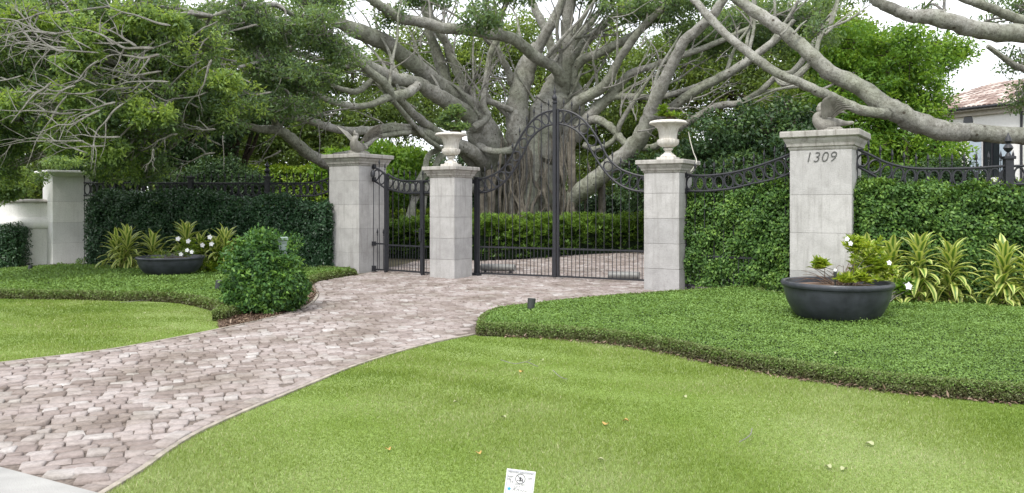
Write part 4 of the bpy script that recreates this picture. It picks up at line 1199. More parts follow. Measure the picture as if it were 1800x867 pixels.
bl(pl([(655, 140, 6, -1.9), (630, 160, 6, -2), (605, 158, 5, -2.1), (585, 150, 4, -2.2)]))
for (x, y) in ((745, 262), (762, 268), (735, 300)):
    bl(pl([(x + 50, y - 5, 5, -.8), (x + 12, y + 8, 6, -.9), (x, y + 40, 6, -1), (x - 16, y + 78, 6, -1), (x - 22, 430, 5, -1)]))
# pale twiggy branches inside the left canopy: a bent main shoot with finer side shoots
def twig_spray(px, py, Y, ln, ang, r, parent):
    """ln in photo px, ang in screen radians (pi = to the left); drawn as real 3D shoots"""
    mb = MB(); k = Y / FPX
    def shoot(p, a, l, r_, depth):
        pts = [tuple(p)]; q = Vector(p); n = 6 if depth == 0 else 4; yy = random.uniform(-.5, .5)
        for i in range(n):
            a += random.gauss(0, .22 if l < 2.2 else .10); q = q + Vector((math.cos(a), yy * .5, math.sin(a))) * (l / n); pts.append(tuple(q))
            if depth < 2 and random.random() < (.55 if depth == 0 else .30) and i < n - 1:
                shoot(q, a + random.choice((-1, 1)) * random.uniform(.35, .9), l * random.uniform(.3, .55), r_ * (1 - .6 * (i + 1) / n) * .7, depth + 1)
        mb.tube(catmull(pts, 3), [r_ * .35] + list(np.linspace(r_, r_ * .2, 3 * n)), 5)
    shoot(P(px, py, Y), ang, ln * k, r * k, 0)
    mb.build('branch', M['twig'], parent, True)
for k in range(60):
    x0 = random.uniform(40, 620); y0 = random.uniform(15, 270)
    twig_spray(x0, y0, Yl(x0) - random.uniform(2.6, 4.3), random.uniform(60, 170), PI + random.uniform(-.45, .5), random.uniform(1.2, 2.4), ban)
for (x, y, l, a, r) in ((560, 75, 330, PI + .08, 4), (520, 110, 300, PI + .02, 3.6), (450, 45, 300, PI - .05, 3.4), (600, 135, 260, PI + .12, 3.6), (380, 150, 260, PI + .15, 3), (300, 100, 260, PI + .1, 3), (270, 85, 160, PI, 3), (280, 96, 100, PI + .1, 3.2), (240, 82, 70, PI - .2, 2.6), (372, 105, 70, -2.3, 2.5), (90, 145, 100, -2.4, 2.6), (60, 75, 60, 2.6, 2.2), (130, 30, 70, 2.2, 2), (270, 262, 40, -1.9, 1.8), (300, 45, 120, 3.0, 2.4), (100, 60, 120, 3.3, 2.4)):
    twig_spray(x, y, Yl(x) - (4.6 if l < 200 else 2.7), l, a, r, ban)
# fine shoots among the middle and right limbs
for k in range(58):
    if k % 3 == 0: x0, y0, Y, a = random.uniform(690, 900), random.uniform(20, 230), random.uniform(25.5, 28), random.uniform(1.0, 2.8)
    else: x0, y0, Y, a = random.uniform(1030, 1430), random.uniform(30, 260), random.uniform(23.5, 26), random.uniform(.1, 1.6)
    twig_spray(x0, y0, Y, random.uniform(40, 120), a, random.uniform(.9, 2.0), ban)
# secondary branches fanning up and out of the main limbs
base_pts = [(p, r) for p, r in LB if p.y > 22.5 and p.z > 4.0 and r > .09]
for k in range(64):
    p, r = random.choice(base_pts)
    sx_ = 1 if p.x > 1.0 else -1
    a = (PI / 2 - sx_ * random.uniform(.0, 1.15)); ln = random.uniform(1.4, 4.2); r0 = min(r * .5, random.uniform(.035, .085)); q = Vector(p); pts = [tuple(q)]; yy = random.uniform(-.5, .3)
    for i in range(6):
        a += random.gauss(0, .16) - sx_ * .03; q = q + Vector((math.cos(a), yy, math.sin(a))) * (ln / 6); pts.append(tuple(q))
    mb = MB(); sm = catmull(pts, 3); mb.tube(sm, list(np.linspace(r0, r0 * .3, len(sm))), 7, bump=.06); mb.build('branch', M['bark'], ban, True, 'auto')
    for _ in range(2):
        i = random.randint(4, len(sm) - 4); q0 = Vector(sm[i]); a2 = a + random.choice((-1, 1)) * random.uniform(.4, .9); l2 = ln * random.uniform(.3, .55)
        m_ = q0 + Vector((math.cos(a2), random.uniform(-.4, .4), math.sin(a2))) * l2 * .5; e_ = m_ + Vector((math.cos(a2 + .3), random.uniform(-.4, .4), math.sin(a2 + .3))) * l2 * .5
        mb = MB(); s2 = catmull([tuple(q0), tuple(m_), tuple(e_)], 4); mb.tube(s2, list(np.linspace(r0 * .5, r0 * .15, len(s2))), 5); mb.build('branch', M['twig'], ban, True)
# aerial roots
for k in range(64):
    x = random.choice([random.gauss(958, 26), random.gauss(908, 16), random.gauss(985, 22), random.uniform(845, 1025)])
    y0 = random.triangular(205, 390, 250); Y = 27.35 - .55 * random.random() if 880 < x < 1010 else 27.5
    x1 = x + random.gauss(0, 13); pts = [(x, y0, Y + .25, .7)]
    for u in (.25, .5, .75, 1): pts.append((x + (x1 - x) * u + random.gauss(0, 7), y0 + (440 - y0) * u, Y - .35 * u, random.choice((.6, .8, 1.0, 1.3, 2.4)) * (1 + .6 * u)))
    limb_obj(pts, ban, M['root'], 'aerial_root', sides=6, sub=4)
for (x, yt, r) in ((1005, 220, 6), (1056, 300, 8), (845, 330, 7), (862, 300, 8), (1000, 250, 4)):
    limb_obj([(x, yt, 27, r), (x + 2, (yt + 440) / 2, 26.9, r * .8), (x - 3, 440, 26.9, r * 1.1)], ban, M['root'], 'aerial_root', sides=8)

# crown: big mass on the left, thin middle, patches on the right
LEFT = [ell(40, 60, 15.5, 150, 110, 1.8), ell(150, 190, 15.5, 110, 66, 1.4), ell(30, 230, 16, 90, 50, 1.2), ell(230, 40, 16.5, 130, 70, 1.6),
        ell(290, 170, 16.5, 100, 75, 1.4), ell(225, 270, 16.6, 75, 34, .9), ell(330, 110, 17, 90, 90, 1.6), ell(400, 190, 17.4, 60, 50, 1.2),
        ell(-90, 180, 15, 110, 160, 2.0), ell(100, 130, 17.5, 200, 130, 1.5), ell(0, 300, 17.2, 40, 22, .8), ell(205, 300, 18.0, 38, 18, .6), ell(260, 300, 17.6, 34, 22, .5)]
crown(ban, LEFT, M['ficus_leaf'], 1450, 62, .25, .10, LB, M['twig'], shell=.15, v0=.50, vs=.30, twig_r=.010, hubs=7, asp=.42, name='crown')
crown(ban, [ell(150, 70, 14.2, 22, 44, .3), ell(128, 110, 14.2, 14, 30, .3), ell(240, 30, 14.6, 30, 20, .3), ell(125, 165, 14.4, 26, 28, .3), ell(20, 180, 14, 26, 14, .3), ell(150, 205, 14.6, 34, 16, .3), ell(105, 250, 15, 30, 14, .3), ell(260, 200, 15, 40, 18, .3), ell(310, 45, 15, 26, 16, .3), ell(395, 140, 15.6, 22, 16, .3), ell(180, 258, 15, 34, 20, .3), ell(50, 30, 14, 40, 14, .3)],
      M['ficus_leaf'], 230, 60, .20, .10, LB, M['twig'], shell=.1, v0=.80, vs=.16, twig_r=.008, hubs=1, asp=.45)
LEFT2 = [ell(470, 60, 19, 80, 50, 1.2), ell(480, 130, 18.6, 70, 45, 1.0), ell(560, 50, 19.5, 60, 40, 1.0), ell(500, 190, 18.8, 55, 22, .8), ell(590, 90, 20, 50, 35, .8), ell(420, 30, 18, 60, 50, 1.2), ell(545, 150, 19.5, 60, 40, .8)]
crown(ban, LEFT2, M['ficus_leaf'], 420, 44, .25, .10, LB, M['twig'], shell=.1, v0=.36, vs=.2, twig_r=.009, hubs=5, asp=.42, name='crown')
TOP = [ell(846, 30, 24, 42, 34, .8), ell(560, 5, 22, 70, 18, 1.2), ell(690, 30, 24, 30, 22, .8), ell(900, -15, 25, 60, 22, 1.2),
       ell(1130, 20, 26.5, 90, 26, 1.5), ell(1060, -10, 27, 90, 18, 1.2), ell(1230, 70, 27, 80, 40, 1.5), ell(1330, 50, 26, 80, 50, 1.5), ell(1200, 5, 25, 80, 24, 1.5), ell(1420, 30, 25, 60, 34, 1.2), ell(750, -5, 25, 60, 18, 1)]
crown(ban, TOP, M['ficus_leaf'], 560, 46, .34, .125, LB, M['twig'], shell=.05, v0=.34, vs=.2, twig_r=.010, hubs=4, name='crown')

# ---------------------------------------------------------------- ficus whose limbs come in from the right
q = P(2120, 360, 17)
fx = thing('ficus_tree', 'grey barked ficus outside the right edge reaching long bare limbs over the fence', 'tree', (q.x, q.y, 0))
LF = []
def fl_(pts, sides=14, name='limb'):
    r = limb_obj(pts, fx, M['bark'], name, sides=sides); LF.extend(r)
fl_([(2120, 500, 17, 60), (2115, 400, 17, 48), (2105, 280, 17, 46), (2090, 150, 17, 44), (2060, 60, 17, 38)], 16, 'trunk')
fl_([(2105, 250, 17, 26), (1960, 248, 16.6, 20), (1860, 246, 16.3, 17), (1800, 241, 16.1, 15), (1719, 233, 15.9, 16), (1667, 232, 15.8, 17), (1615, 216, 15.8, 18), (1574, 196, 15.8, 18), (1543, 178, 15.9, 16), (1504, 149, 16, 15), (1463, 130, 16.1, 14), (1425, 97, 16.2, 13), (1390, 66, 16.4, 12), (1349, 35, 16.6, 11), (1297, 0, 16.8, 9), (1250, -40, 17, 8)])
fl_([(1560, 200, 15.7, 10), (1544, 199, 15.6, 9), (1511, 193, 15.5, 9), (1477, 177, 15.5, 8), (1442, 163, 15.5, 9), (1408, 146, 15.5, 8), (1366, 128, 15.6, 8), (1321, 97, 15.8, 8), (1276, 60, 16, 7), (1245, 28, 16.2, 7), (1215, -5, 16.4, 6), (1180, -40, 16.6, 5)])
fl_([(1430, 106, 16.2, 5), (1400, 135, 16.3, 6), (1380, 148, 16.3, 6), (1366, 138, 16.5, 5)], 8)
fl_([(2080, 110, 17, 26), (1930, 70, 16, 19), (1800, 60, 15.2, 16), (1736, 56, 15, 15), (1684, 43, 14.9, 15), (1643, 31, 14.9, 14), (1598, 27, 14.9, 11), (1567, 15, 14.9, 10), (1537, -2, 14.9, 9), (1525, -30, 14.9, 8)])
fl_([(2070, 90, 17, 20), (1930, 60, 16.8, 13), (1800, 36, 16.5, 9), (1740, 14, 16.3, 8), (1690, -4, 16.2, 7), (1640, -30, 16, 6)])
fl_([(2090, 160, 17, 14), (1900, 140, 16.4, 8), (1800, 121, 16, 6), (1767, 104, 15.9, 5), (1735, 81, 15.8, 4)], 9)
fl_([(1435, 100, 16.2, 4), (1440, 70, 16.3, 4), (1462, 40, 16.4, 3), (1474, 0, 16.5, 2)], 7)
for (a, b, c, d) in ((1450, 60, 1500, 20), (1455, 50, 1530, 8), (1372, 62, 1392, 35), (1395, 60, 1418, 36), (1700, 48, 1660, 22), (1500, 150, 1470, 142), (1440, 160, 1500, 140), (1408, 148, 1304, 182)):
    fl_([(a, b, 16.1, 2.6), ((a + c) / 2, (b + d) / 2 + random.uniform(-6, 6), 16.1, 2), (c, d, 16.2, 1)], 6, 'branch')
crown(fx, [ell(1790, 115, 16.5, 26, 30, .6), ell(1800, 175, 16.5, 24, 34, .6), ell(1790, 20, 17, 30, 14, .6), ell(1900, -30, 17, 160, 60, 2), ell(1620, 20, 17, 26, 12, .5), ell(1735, 42, 17.5, 34, 10, .5), ell(1500, -10, 17, 60, 14, .6), ell(1440, 60, 16.8, 40, 40, .5)],
      M['ficus_leaf'], 190, 46, .22, .085, LF, M['twig'], shell=.05, v0=.35, vs=.2, twig_r=.008, hubs=3, name='crown')

# ---------------------------------------------------------------- other trees behind
def tree(name, label, cat, px, Y, ells, mat, nclump, per, crad, size, trunk_r=.16, ntr=1, v0=.45, vs=.2, barkm='darkbark', lean=0, group=None, asp=.5, topz=None, shell=.35, hubs=4):
    x = (px - 900) * Y / FPX
    t = thing(name, label, cat, (x, Y, 0), 0, group)
    L_ = []
    es = [ell(*e) for e in ells]
    cz = float(np.mean([e[0][2] for e in es]))
    for k in range(ntr):
        e = es[k % len(es)]
        a = (x + (k - (ntr - 1) / 2) * .25, Y + random.uniform(-.2, .2), -.1)
        top = (e[0][0] + random.uniform(-.3, .3), e[0][1], e[0][2])
        m = tuple(np.array(a) * .55 + np.array(top) * .45 + np.array([random.uniform(-.3, .3), 0, 0]))
        sm = catmull([a, m, top], 6); rad = list(np.linspace(trunk_r, trunk_r * .35, len(sm)))
        mb = MB(); mb.tube(sm, rad, 9, bump=.08); mb.build('trunk', M[barkm], t, True, 'auto')
        L_ += [(Vector(p), r) for p, r in zip(sm, rad)][len(sm) // 3:]
    lm = MB()
    for e in es:
        a = L_[random.randrange(len(L_))][0]; b = Vector(e[0])
        if (b - a).length > .3:
            m = a.lerp(b, .5) + Vector((random.uniform(-.3, .3), 0, random.uniform(-.1, .4)))
            sm = catmull([tuple(a), tuple(m), tuple(b)], 5); lm.tube(sm, list(np.linspace(trunk_r * .45, trunk_r * .15, len(sm))), 7)
            L_ += [(Vector(p), .05) for p in sm]
    if lm.f: lm.build('limbs', M[barkm], t, True, 'auto')
    crown(t, es, mat, nclump, per, crad, size, L_, M[barkm], shell=shell, v0=v0, vs=vs, asp=asp, twig_r=.012, twig_frac=.35, hubs=hubs)
    return t

tree('leafy_tree', 'bright green broadleaf tree rising behind the numbered pillar, left of the house', 'tree', 1540, 24,
     [(1560, 110, 24, 80, 62, 2.2), (1598, 180, 24, 50, 60, 2), (1500, 180, 24, 80, 70, 2), (1560, 260, 23.5, 90, 60, 2), (1645, 275, 22.5, 44, 46, 1.5), (1470, 90, 25, 60, 55, 2), (1640, 98, 24.5, 44, 34, 1.2), (1600, 330, 22, 100, 40, 1.2), (1680, 90, 25, 26, 22, .8)],
     M['bright_leaf'], 1150, 42, .34, .125, .2, 2, .58, .30, shell=.12)
tree('background_tree', 'olive green tree behind the banyan limbs, right of the double gate', 'tree', 1240, 34,
     [(1180, 120, 34, 90, 60, 2), (1280, 170, 33, 90, 60, 2), (1130, 180, 34, 70, 50, 2), (1250, 90, 35, 90, 55, 2), (1350, 110, 32, 80, 70, 2), (1380, 190, 30, 80, 60, 2), (1060, 110, 36, 70, 70, 2)],
     M['far_leaf'], 1000, 40, .50, .17, .2, 3, .42, .2, group=None)
tree('background_tree', 'light green tree seen through the banyan stems, just above the short middle pillar', 'tree', 800, 38,
     [(720, 90, 38, 60, 40, 2), (800, 130, 38, 80, 60, 2), (860, 100, 38, 60, 60, 2), (920, 80, 39, 50, 60, 2), (690, 130, 38, 60, 50, 2), (1000, 130, 39, 60, 60, 2), (950, 150, 38, 60, 50, 2), (840, 190, 37, 90, 40, 2)],
     M['far_leaf'], 800, 38, .52, .18, .2, 2, .50, .22)
tree('background_tree', 'grey green tree filling the gap above the tall left pillar', 'tree', 600, 33,
     [(560, 215, 33, 90, 40, 2), (660, 205, 33, 70, 40, 2), (520, 150, 34, 90, 45, 2), (620, 130, 34, 80, 40, 2), (720, 200, 33, 60, 50, 2), (470, 220, 32, 70, 40, 2), (440, 120, 34, 100, 60, 2), (480, 50, 34, 90, 42, 2), (520, 265, 33, 90, 34, 2), (430, 250, 33, 60, 40, 2), (600, 265, 33, 60, 40, 2)],
     M['far_leaf'], 1250, 38, .48, .16, .2, 2, .30, .18)
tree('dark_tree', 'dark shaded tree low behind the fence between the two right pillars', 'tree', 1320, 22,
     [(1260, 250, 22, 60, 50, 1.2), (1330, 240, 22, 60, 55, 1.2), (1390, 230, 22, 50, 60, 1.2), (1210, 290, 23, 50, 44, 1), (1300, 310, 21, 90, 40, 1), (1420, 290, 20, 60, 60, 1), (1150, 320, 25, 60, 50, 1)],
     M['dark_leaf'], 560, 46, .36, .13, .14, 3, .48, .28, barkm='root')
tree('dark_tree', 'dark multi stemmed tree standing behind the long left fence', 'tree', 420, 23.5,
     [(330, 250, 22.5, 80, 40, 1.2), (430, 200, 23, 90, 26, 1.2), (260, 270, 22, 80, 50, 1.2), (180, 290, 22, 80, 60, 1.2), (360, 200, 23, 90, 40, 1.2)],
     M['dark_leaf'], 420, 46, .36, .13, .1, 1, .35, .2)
# the slim dark stems of that tree
dm = thing('slender_tree', 'cluster of slim dark stems fanning up behind the long left fence', 'tree', ((425 - 900) * 24 / FPX, 24, 0))
for (a, b, c, d, r) in ((405, 280, 392, 215, 4), (410, 282, 402, 212, 5), (415, 283, 424, 208, 4.5), (428, 300, 444, 215, 4.5), (430, 300, 458, 220, 4), (400, 280, 380, 222, 3.5)):
    limb_obj([(a + 4, 420, 24, r * 1.1), (a, b, 24, r), ((a + c) / 2, (b + d) / 2, 24, r * .9), (c, d, 24, r * .7), (c + random.uniform(-14, 14), d - 50, 24, r * .5)], dm, M['darkbark'], 'stem', sides=8)
crown(dm, [ell(420, 165, 24, 70, 30, 1)], M['dark_leaf'], 60, 40, .3, .12, shell=.1)
for (px, Y, es, lab, v0) in (
    (60, 30, [(60, 300, 30, 140, 60, 2), (0, 200, 30, 160, 100, 2), (160, 180, 31, 120, 90, 2), (-120, 260, 29, 120, 100, 2)], 'deep green tree behind the white pillar at far left', .3),
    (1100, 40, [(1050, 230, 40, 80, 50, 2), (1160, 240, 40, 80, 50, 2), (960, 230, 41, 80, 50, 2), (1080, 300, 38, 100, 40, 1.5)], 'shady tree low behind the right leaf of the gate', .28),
    (300, 36, [(300, 120, 36, 110, 70, 2), (200, 80, 36, 120, 80, 2), (380, 60, 36, 80, 60, 2), (80, 60, 36, 110, 90, 2)], 'tall green tree glimpsed high behind the left canopy', .35),
    (1480, 38, [(1440, 60, 38, 90, 60, 2), (1400, 130, 37, 80, 60, 2), (1500, 100, 38, 60, 70, 2), (1330, 40, 39, 80, 45, 2)], 'pale green tree high behind the crossing limbs on the right', .6)):
    tree('background_tree', lab, 'tree', px, Y, es, M['far_leaf'], 560, 40, .52, .18, .2, 2, v0, .2)

# ---------------------------------------------------------------- bushes and hedges
def shell_leaves(LV, pos, out, size, asp, v, jit=.05):
    n = len(pos)
    LV.add(pos + out * rng.uniform(-jit, jit, (n, 1)), nrm(rand_unit(n) + out * .5 + np.array([0, 0, -.15])), rand_unit(n) * .7 + out + np.array([0, 0, .5]), size * rng.uniform(.7, 1.3, n), size * asp, v)

def hedge(name, label, path, w, h, mat, dens, size, z0=0.0, bumpy=.10, cat='hedge', core=True, asp=.6, v0=.42, top_lighter=.12, parent=None, hfun=None, cam_side=True, obj=None):
    """path: xy polyline; clipped leafy wall"""
    Lp = np.array(path, dtype=float)
    c0 = Lp.mean(0)
    t = parent or thing(name, label, cat, (c0[0], c0[1], 0))
    seg = np.linalg.norm(np.diff(Lp, axis=0), axis=1); cum = np.concatenate([[0], np.cumsum(seg)]); Lt = cum[-1]
    def at(s): return np.stack([np.interp(s, cum, Lp[:, 0]), np.interp(s, cum, Lp[:, 1])], 1)
    def nm(s):
        a = at(np.clip(s - .05, 0, Lt)); b = at(np.clip(s + .05, 0, Lt)); d = nrm(b - a)
        return np.stack([-d[:, 1], d[:, 0]], 1), d
    hf = hfun or (lambda s: np.full(len(s), h))
    LV = Leaves()
    def bump(s, z, side): return bumpy * (np.sin(s * 4.1 + z * 3 + side) * .4 + np.sin(s * 9.7 - z * 7.3 + side * 2) * .35 + np.sin(z * 13 + s * 2.3) * .25)
    for side in (-1, 1, 0):
        area = Lt * (w if side == 0 else h - z0)
        n = int(area * dens * (1.0 if side != 1 else .35))
        s = rng.uniform(0, Lt, n); nn, dd = nm(s); p = at(s); H = hf(s)
        if side == 0:
            q = rng.uniform(-.5, .5, n) * w
            z = H + bump(s, q, 1) * .7
            pos = np.hstack([p + nn * q[:, None], z[:, None]]); out = np.tile([0, 0, 1.0], (n, 1))
        else:
            z = z0 + rng.random(n) * (H - z0); b = bump(s, z, side)
            off = side * (w / 2 + b - .06 * (z / H) ** 6)
            pos = np.hstack([p + nn * off[:, None], z[:, None]]); out = np.hstack([nn * side, np.full((n, 1), .1)])
        clump = .5 + .5 * np.sin(pos[:, 0] * 7 + 2.3 * np.sin(pos[:, 2] * 6)) * np.sin(pos[:, 2] * 8 + 1.7 * np.sin(pos[:, 0] * 5))
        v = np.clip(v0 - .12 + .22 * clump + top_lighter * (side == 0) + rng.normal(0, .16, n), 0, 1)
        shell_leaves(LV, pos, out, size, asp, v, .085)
    for e in (0, Lt):      # ends
        n = int(w * (h - z0) * dens); s = np.full(n, e); nn, dd = nm(s); p = at(s)
        z = z0 + rng.random(n) * (hf(s) - z0); q = rng.uniform(-.5, .5, n) * w
        out = np.hstack([dd * (1 if e else -1), np.zeros((n, 1))])
        shell_leaves(LV, np.hstack([p + nn * q[:, None], z[:, None]]) + out * .02, out, size, asp, np.clip(rng.normal(v0, .18, n), 0, 1), .08)
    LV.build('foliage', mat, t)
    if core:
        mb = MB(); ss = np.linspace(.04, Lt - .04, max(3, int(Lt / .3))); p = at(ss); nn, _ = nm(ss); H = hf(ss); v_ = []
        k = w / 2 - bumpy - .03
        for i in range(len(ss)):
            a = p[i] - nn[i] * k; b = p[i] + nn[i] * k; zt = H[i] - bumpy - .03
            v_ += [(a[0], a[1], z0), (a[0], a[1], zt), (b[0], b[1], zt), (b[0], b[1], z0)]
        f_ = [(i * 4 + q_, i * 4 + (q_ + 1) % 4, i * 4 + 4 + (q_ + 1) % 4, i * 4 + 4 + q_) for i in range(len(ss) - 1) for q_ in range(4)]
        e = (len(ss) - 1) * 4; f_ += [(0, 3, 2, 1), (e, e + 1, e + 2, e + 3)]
        mb.add(v_, f_); mb.build('shade_core', M['core'], t, True)  # solid filler, its dark colour imitates shade inside the hedge
    return t

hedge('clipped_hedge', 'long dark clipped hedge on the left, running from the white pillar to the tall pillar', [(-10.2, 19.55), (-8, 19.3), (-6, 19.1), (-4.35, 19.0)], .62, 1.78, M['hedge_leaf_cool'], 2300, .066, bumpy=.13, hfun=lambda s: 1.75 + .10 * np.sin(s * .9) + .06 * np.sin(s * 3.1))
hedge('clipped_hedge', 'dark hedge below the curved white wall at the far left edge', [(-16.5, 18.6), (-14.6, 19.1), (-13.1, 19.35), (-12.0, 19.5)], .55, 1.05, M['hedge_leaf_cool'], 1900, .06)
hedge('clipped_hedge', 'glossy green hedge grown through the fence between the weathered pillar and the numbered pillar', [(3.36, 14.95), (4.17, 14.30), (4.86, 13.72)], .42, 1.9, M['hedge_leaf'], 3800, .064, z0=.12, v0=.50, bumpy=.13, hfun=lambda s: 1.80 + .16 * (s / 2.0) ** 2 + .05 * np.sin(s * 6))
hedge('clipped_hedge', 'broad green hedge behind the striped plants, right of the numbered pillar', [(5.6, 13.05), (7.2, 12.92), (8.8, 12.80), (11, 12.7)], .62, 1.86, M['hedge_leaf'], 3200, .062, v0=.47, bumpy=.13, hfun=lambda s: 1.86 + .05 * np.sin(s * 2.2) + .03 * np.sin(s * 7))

# lance-leaved hedge behind the gates
def lance_bushes(label, path, w, h, n, size=.16, v0=.5, mat='lance_leaf'):
    Lp = np.array(path, dtype=float); c0 = Lp.mean(0)
    t = thing('shrub_hedge', label, 'hedge', (c0[0], c0[1], 0))
    seg = np.linalg.norm(np.diff(Lp, axis=0), axis=1); cum = np.concatenate([[0], np.cumsum(seg)]); Lt = cum[-1]
    k = int(n); s = rng.uniform(0, Lt, k)
    p = np.stack([np.interp(s, cum, Lp[:, 0]), np.interp(s, cum, Lp[:, 1])], 1) + rng.uniform(-.5, .5, (k, 2)) * w
    z = h * rng.random(k) ** .55 * (1 + .10 * np.sin(s * 3) + .07 * np.sin(s * 8.7))
    C = np.hstack([p, z[:, None]])
    per = 12; c = np.repeat(C, per, 0); m = len(c)
    th = rng.uniform(0, 2 * PI, m); el_ = rng.uniform(.1, 1.2, m)
    ax = np.stack([np.cos(th) * np.cos(el_), np.sin(th) * np.cos(el_), np.sin(el_)], 1)
    v = np.clip(np.repeat(v0 + .3 * (z / h - .6), per) + rng.normal(0, .15, m), 0, 1)
    LV = Leaves(); LV.add(c, ax, rand_unit(m) * .5 + np.array([0, 0, 1]), size * rng.uniform(.7, 1.2, m), size * .2, v)
    LV.build('foliage', M[mat], t)
    mb = MB()
    for _ in range(int(Lt * 5)):
        i = random.randrange(k); mb.tube([(C[i][0], C[i][1], 0), (C[i][0] + random.uniform(-.1, .1), C[i][1], C[i][2])], .012, 5)
    mb.build('stems', M['darkbark'], t, True)
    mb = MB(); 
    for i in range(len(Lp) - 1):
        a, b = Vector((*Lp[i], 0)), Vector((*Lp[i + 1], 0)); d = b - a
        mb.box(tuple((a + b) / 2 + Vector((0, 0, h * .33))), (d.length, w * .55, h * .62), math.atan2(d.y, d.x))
    mb.build('shade_core', M['core'], t, True)  # dark boxes painted as the shade between the shrubs
lance_bushes('lush light green hedge of lance leaved shrubs behind the driveway gate', [(-1.2, 23.0), (.3, 23.6), (1.6, 25.2), (3.2, 26.4), (5.2, 26.8)], 1.1, 1.15, 4200)
lance_bushes('green shrub hedge seen through the narrow walk-through gate', [(-5.2, 23.9), (-3.5, 24.0), (-1.6, 23.4)], 1.0, 1.05, 1800, v0=.4)
hedge('clipped_hedge', 'bright yellow green clipped hedge far behind the narrow walk-through gate', [(-9, 30), (-4.0, 29.2), (-1.2, 28.8)], .8, 1.32, M['yellow_leaf'], 500, .11, bumpy=.08, v0=.35)
hedge('clipped_hedge', 'lime green clipped hedge glimpsed beyond the slim dark stems', [(-14, 32), (-9, 31.5), (-5.5, 31)], 1.2, 3.0, M['yellow_leaf'], 300, .14, bumpy=.15, v0=.25)

def bush(name, label, ells, mat, n, size, v0=.45, vs=.18, asp=.55, core=True, cat='shrub', per=1, stems=True):
    es = [ell(*e) for e in ells]; t = thing(name, label, cat, (es[0][0][0], es[0][0][1], 0))
    LV = Leaves(); tot = sum(np.prod(e[1]) ** .67 for e in es); mb = MB(); st = MB()
    for e in es:
        k = int(n * np.prod(e[1]) ** .67 / tot); d = rand_unit(k)
        bm_ = 1 + .10 * np.sin(d[:, 0] * 9 + d[:, 2] * 5) + .07 * np.sin(d[:, 1] * 15 + d[:, 2] * 11)
        pos = e[0] + d * e[1] * (bm_ * rng.uniform(.82, 1.05, k))[:, None]
        ok = pos[:, 2] > .03; pos = pos[ok]; d = d[ok]; k = len(pos)
        cl_ = .5 + .5 * np.sin(pos[:, 0] * 7) * np.sin(pos[:, 2] * 9 + pos[:, 0] * 3)
        LV.add(pos, nrm(rand_unit(k) + d * .6), rand_unit(k) * .7 + d + np.array([0, 0, .4]), size * rng.uniform(.7, 1.3, k), size * asp, np.clip(v0 - .1 + .2 * cl_ + rng.normal(0, vs, k), 0, 1))
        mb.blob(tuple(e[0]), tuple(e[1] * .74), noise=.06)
        st.tube([(e[0][0], e[0][1], -.02), tuple(e[0])], .03, 6)
    LV.build('foliage', mat, t)
    if core: mb.build('shade_core', M['core'], t, True)  # dark blobs, inner shade of the bush painted in
    if stems: st.build('stems', M['darkbark'], t, True)
    return t
bush('round_shrub', 'round dark shrub behind the long left fence', [(385, 315, 21.5, 60, 38, .8), (330, 330, 21.2, 50, 30, .7), (430, 330, 21.3, 50, 30, .7)], M['dark_leaf'], 9000, .085, .55)
bush('round_shrub', 'bright lime green bush behind the narrow gate, right of the tall left pillar', [(660, 275, 27, 40, 24, .8), (715, 290, 27, 36, 26, .8), (640, 320, 27, 50, 40, .8), (600, 300, 28, 50, 35, .8), (690, 330, 26.5, 50, 34, .8)], M['bright_leaf'], 9000, .17, .62, .2, core=False)
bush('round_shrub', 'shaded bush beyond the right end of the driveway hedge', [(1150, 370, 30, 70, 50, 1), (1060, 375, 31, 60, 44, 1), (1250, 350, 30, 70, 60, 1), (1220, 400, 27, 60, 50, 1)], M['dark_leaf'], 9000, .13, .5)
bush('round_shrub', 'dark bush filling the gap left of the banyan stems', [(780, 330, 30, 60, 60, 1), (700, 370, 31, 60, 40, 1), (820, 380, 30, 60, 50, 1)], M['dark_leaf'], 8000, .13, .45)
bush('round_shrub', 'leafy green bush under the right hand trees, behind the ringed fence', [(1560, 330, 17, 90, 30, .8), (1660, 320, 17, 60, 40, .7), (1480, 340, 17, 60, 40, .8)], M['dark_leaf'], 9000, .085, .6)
bush('round_shrub', 'light green foundation shrub against the white house wall', [(1740, 335, 30, 80, 20, .8), (1830, 335, 30, 60, 22, .8)], M['yellow_leaf'], 4000, .12, .3)

# creeper over the top of the leftmost pillar
vine = thing('creeper', 'creeping vine spilling over the cap of the leftmost white pillar', 'creeper', (PE[0], PE[1] - .6, 2.3))
crown(vine, [ell(108, 284, 20.3, 44, 5, .4), ell(28, 318, 19.2, 30, 22, .5), ell(5, 330, 18.9, 36, 20, .4), ell(172, 300, 19.7, 16, 10, .3), ell(5, 345, 18.9, 30, 10, .3), ell(74, 312, 19.1, 8, 12, .1)], M['ficus_leaf'], 130, 44, .17, .085, None, None, name='foliage', shell=.05, v0=.55, vs=.25, hubs=2)
vb = thing('creeper', 'low creeper climbing the foot of the leftmost white pillar', 'creeper', (PE[0], PE[1] - .8, 0))
crown(vb, [ell(118, 470, 19.25, 26, 8, .12), ell(140, 464, 19.3, 8, 10, .08)], M['hedge_leaf'], 40, 30, .08, .05, name='foliage', v0=.5)

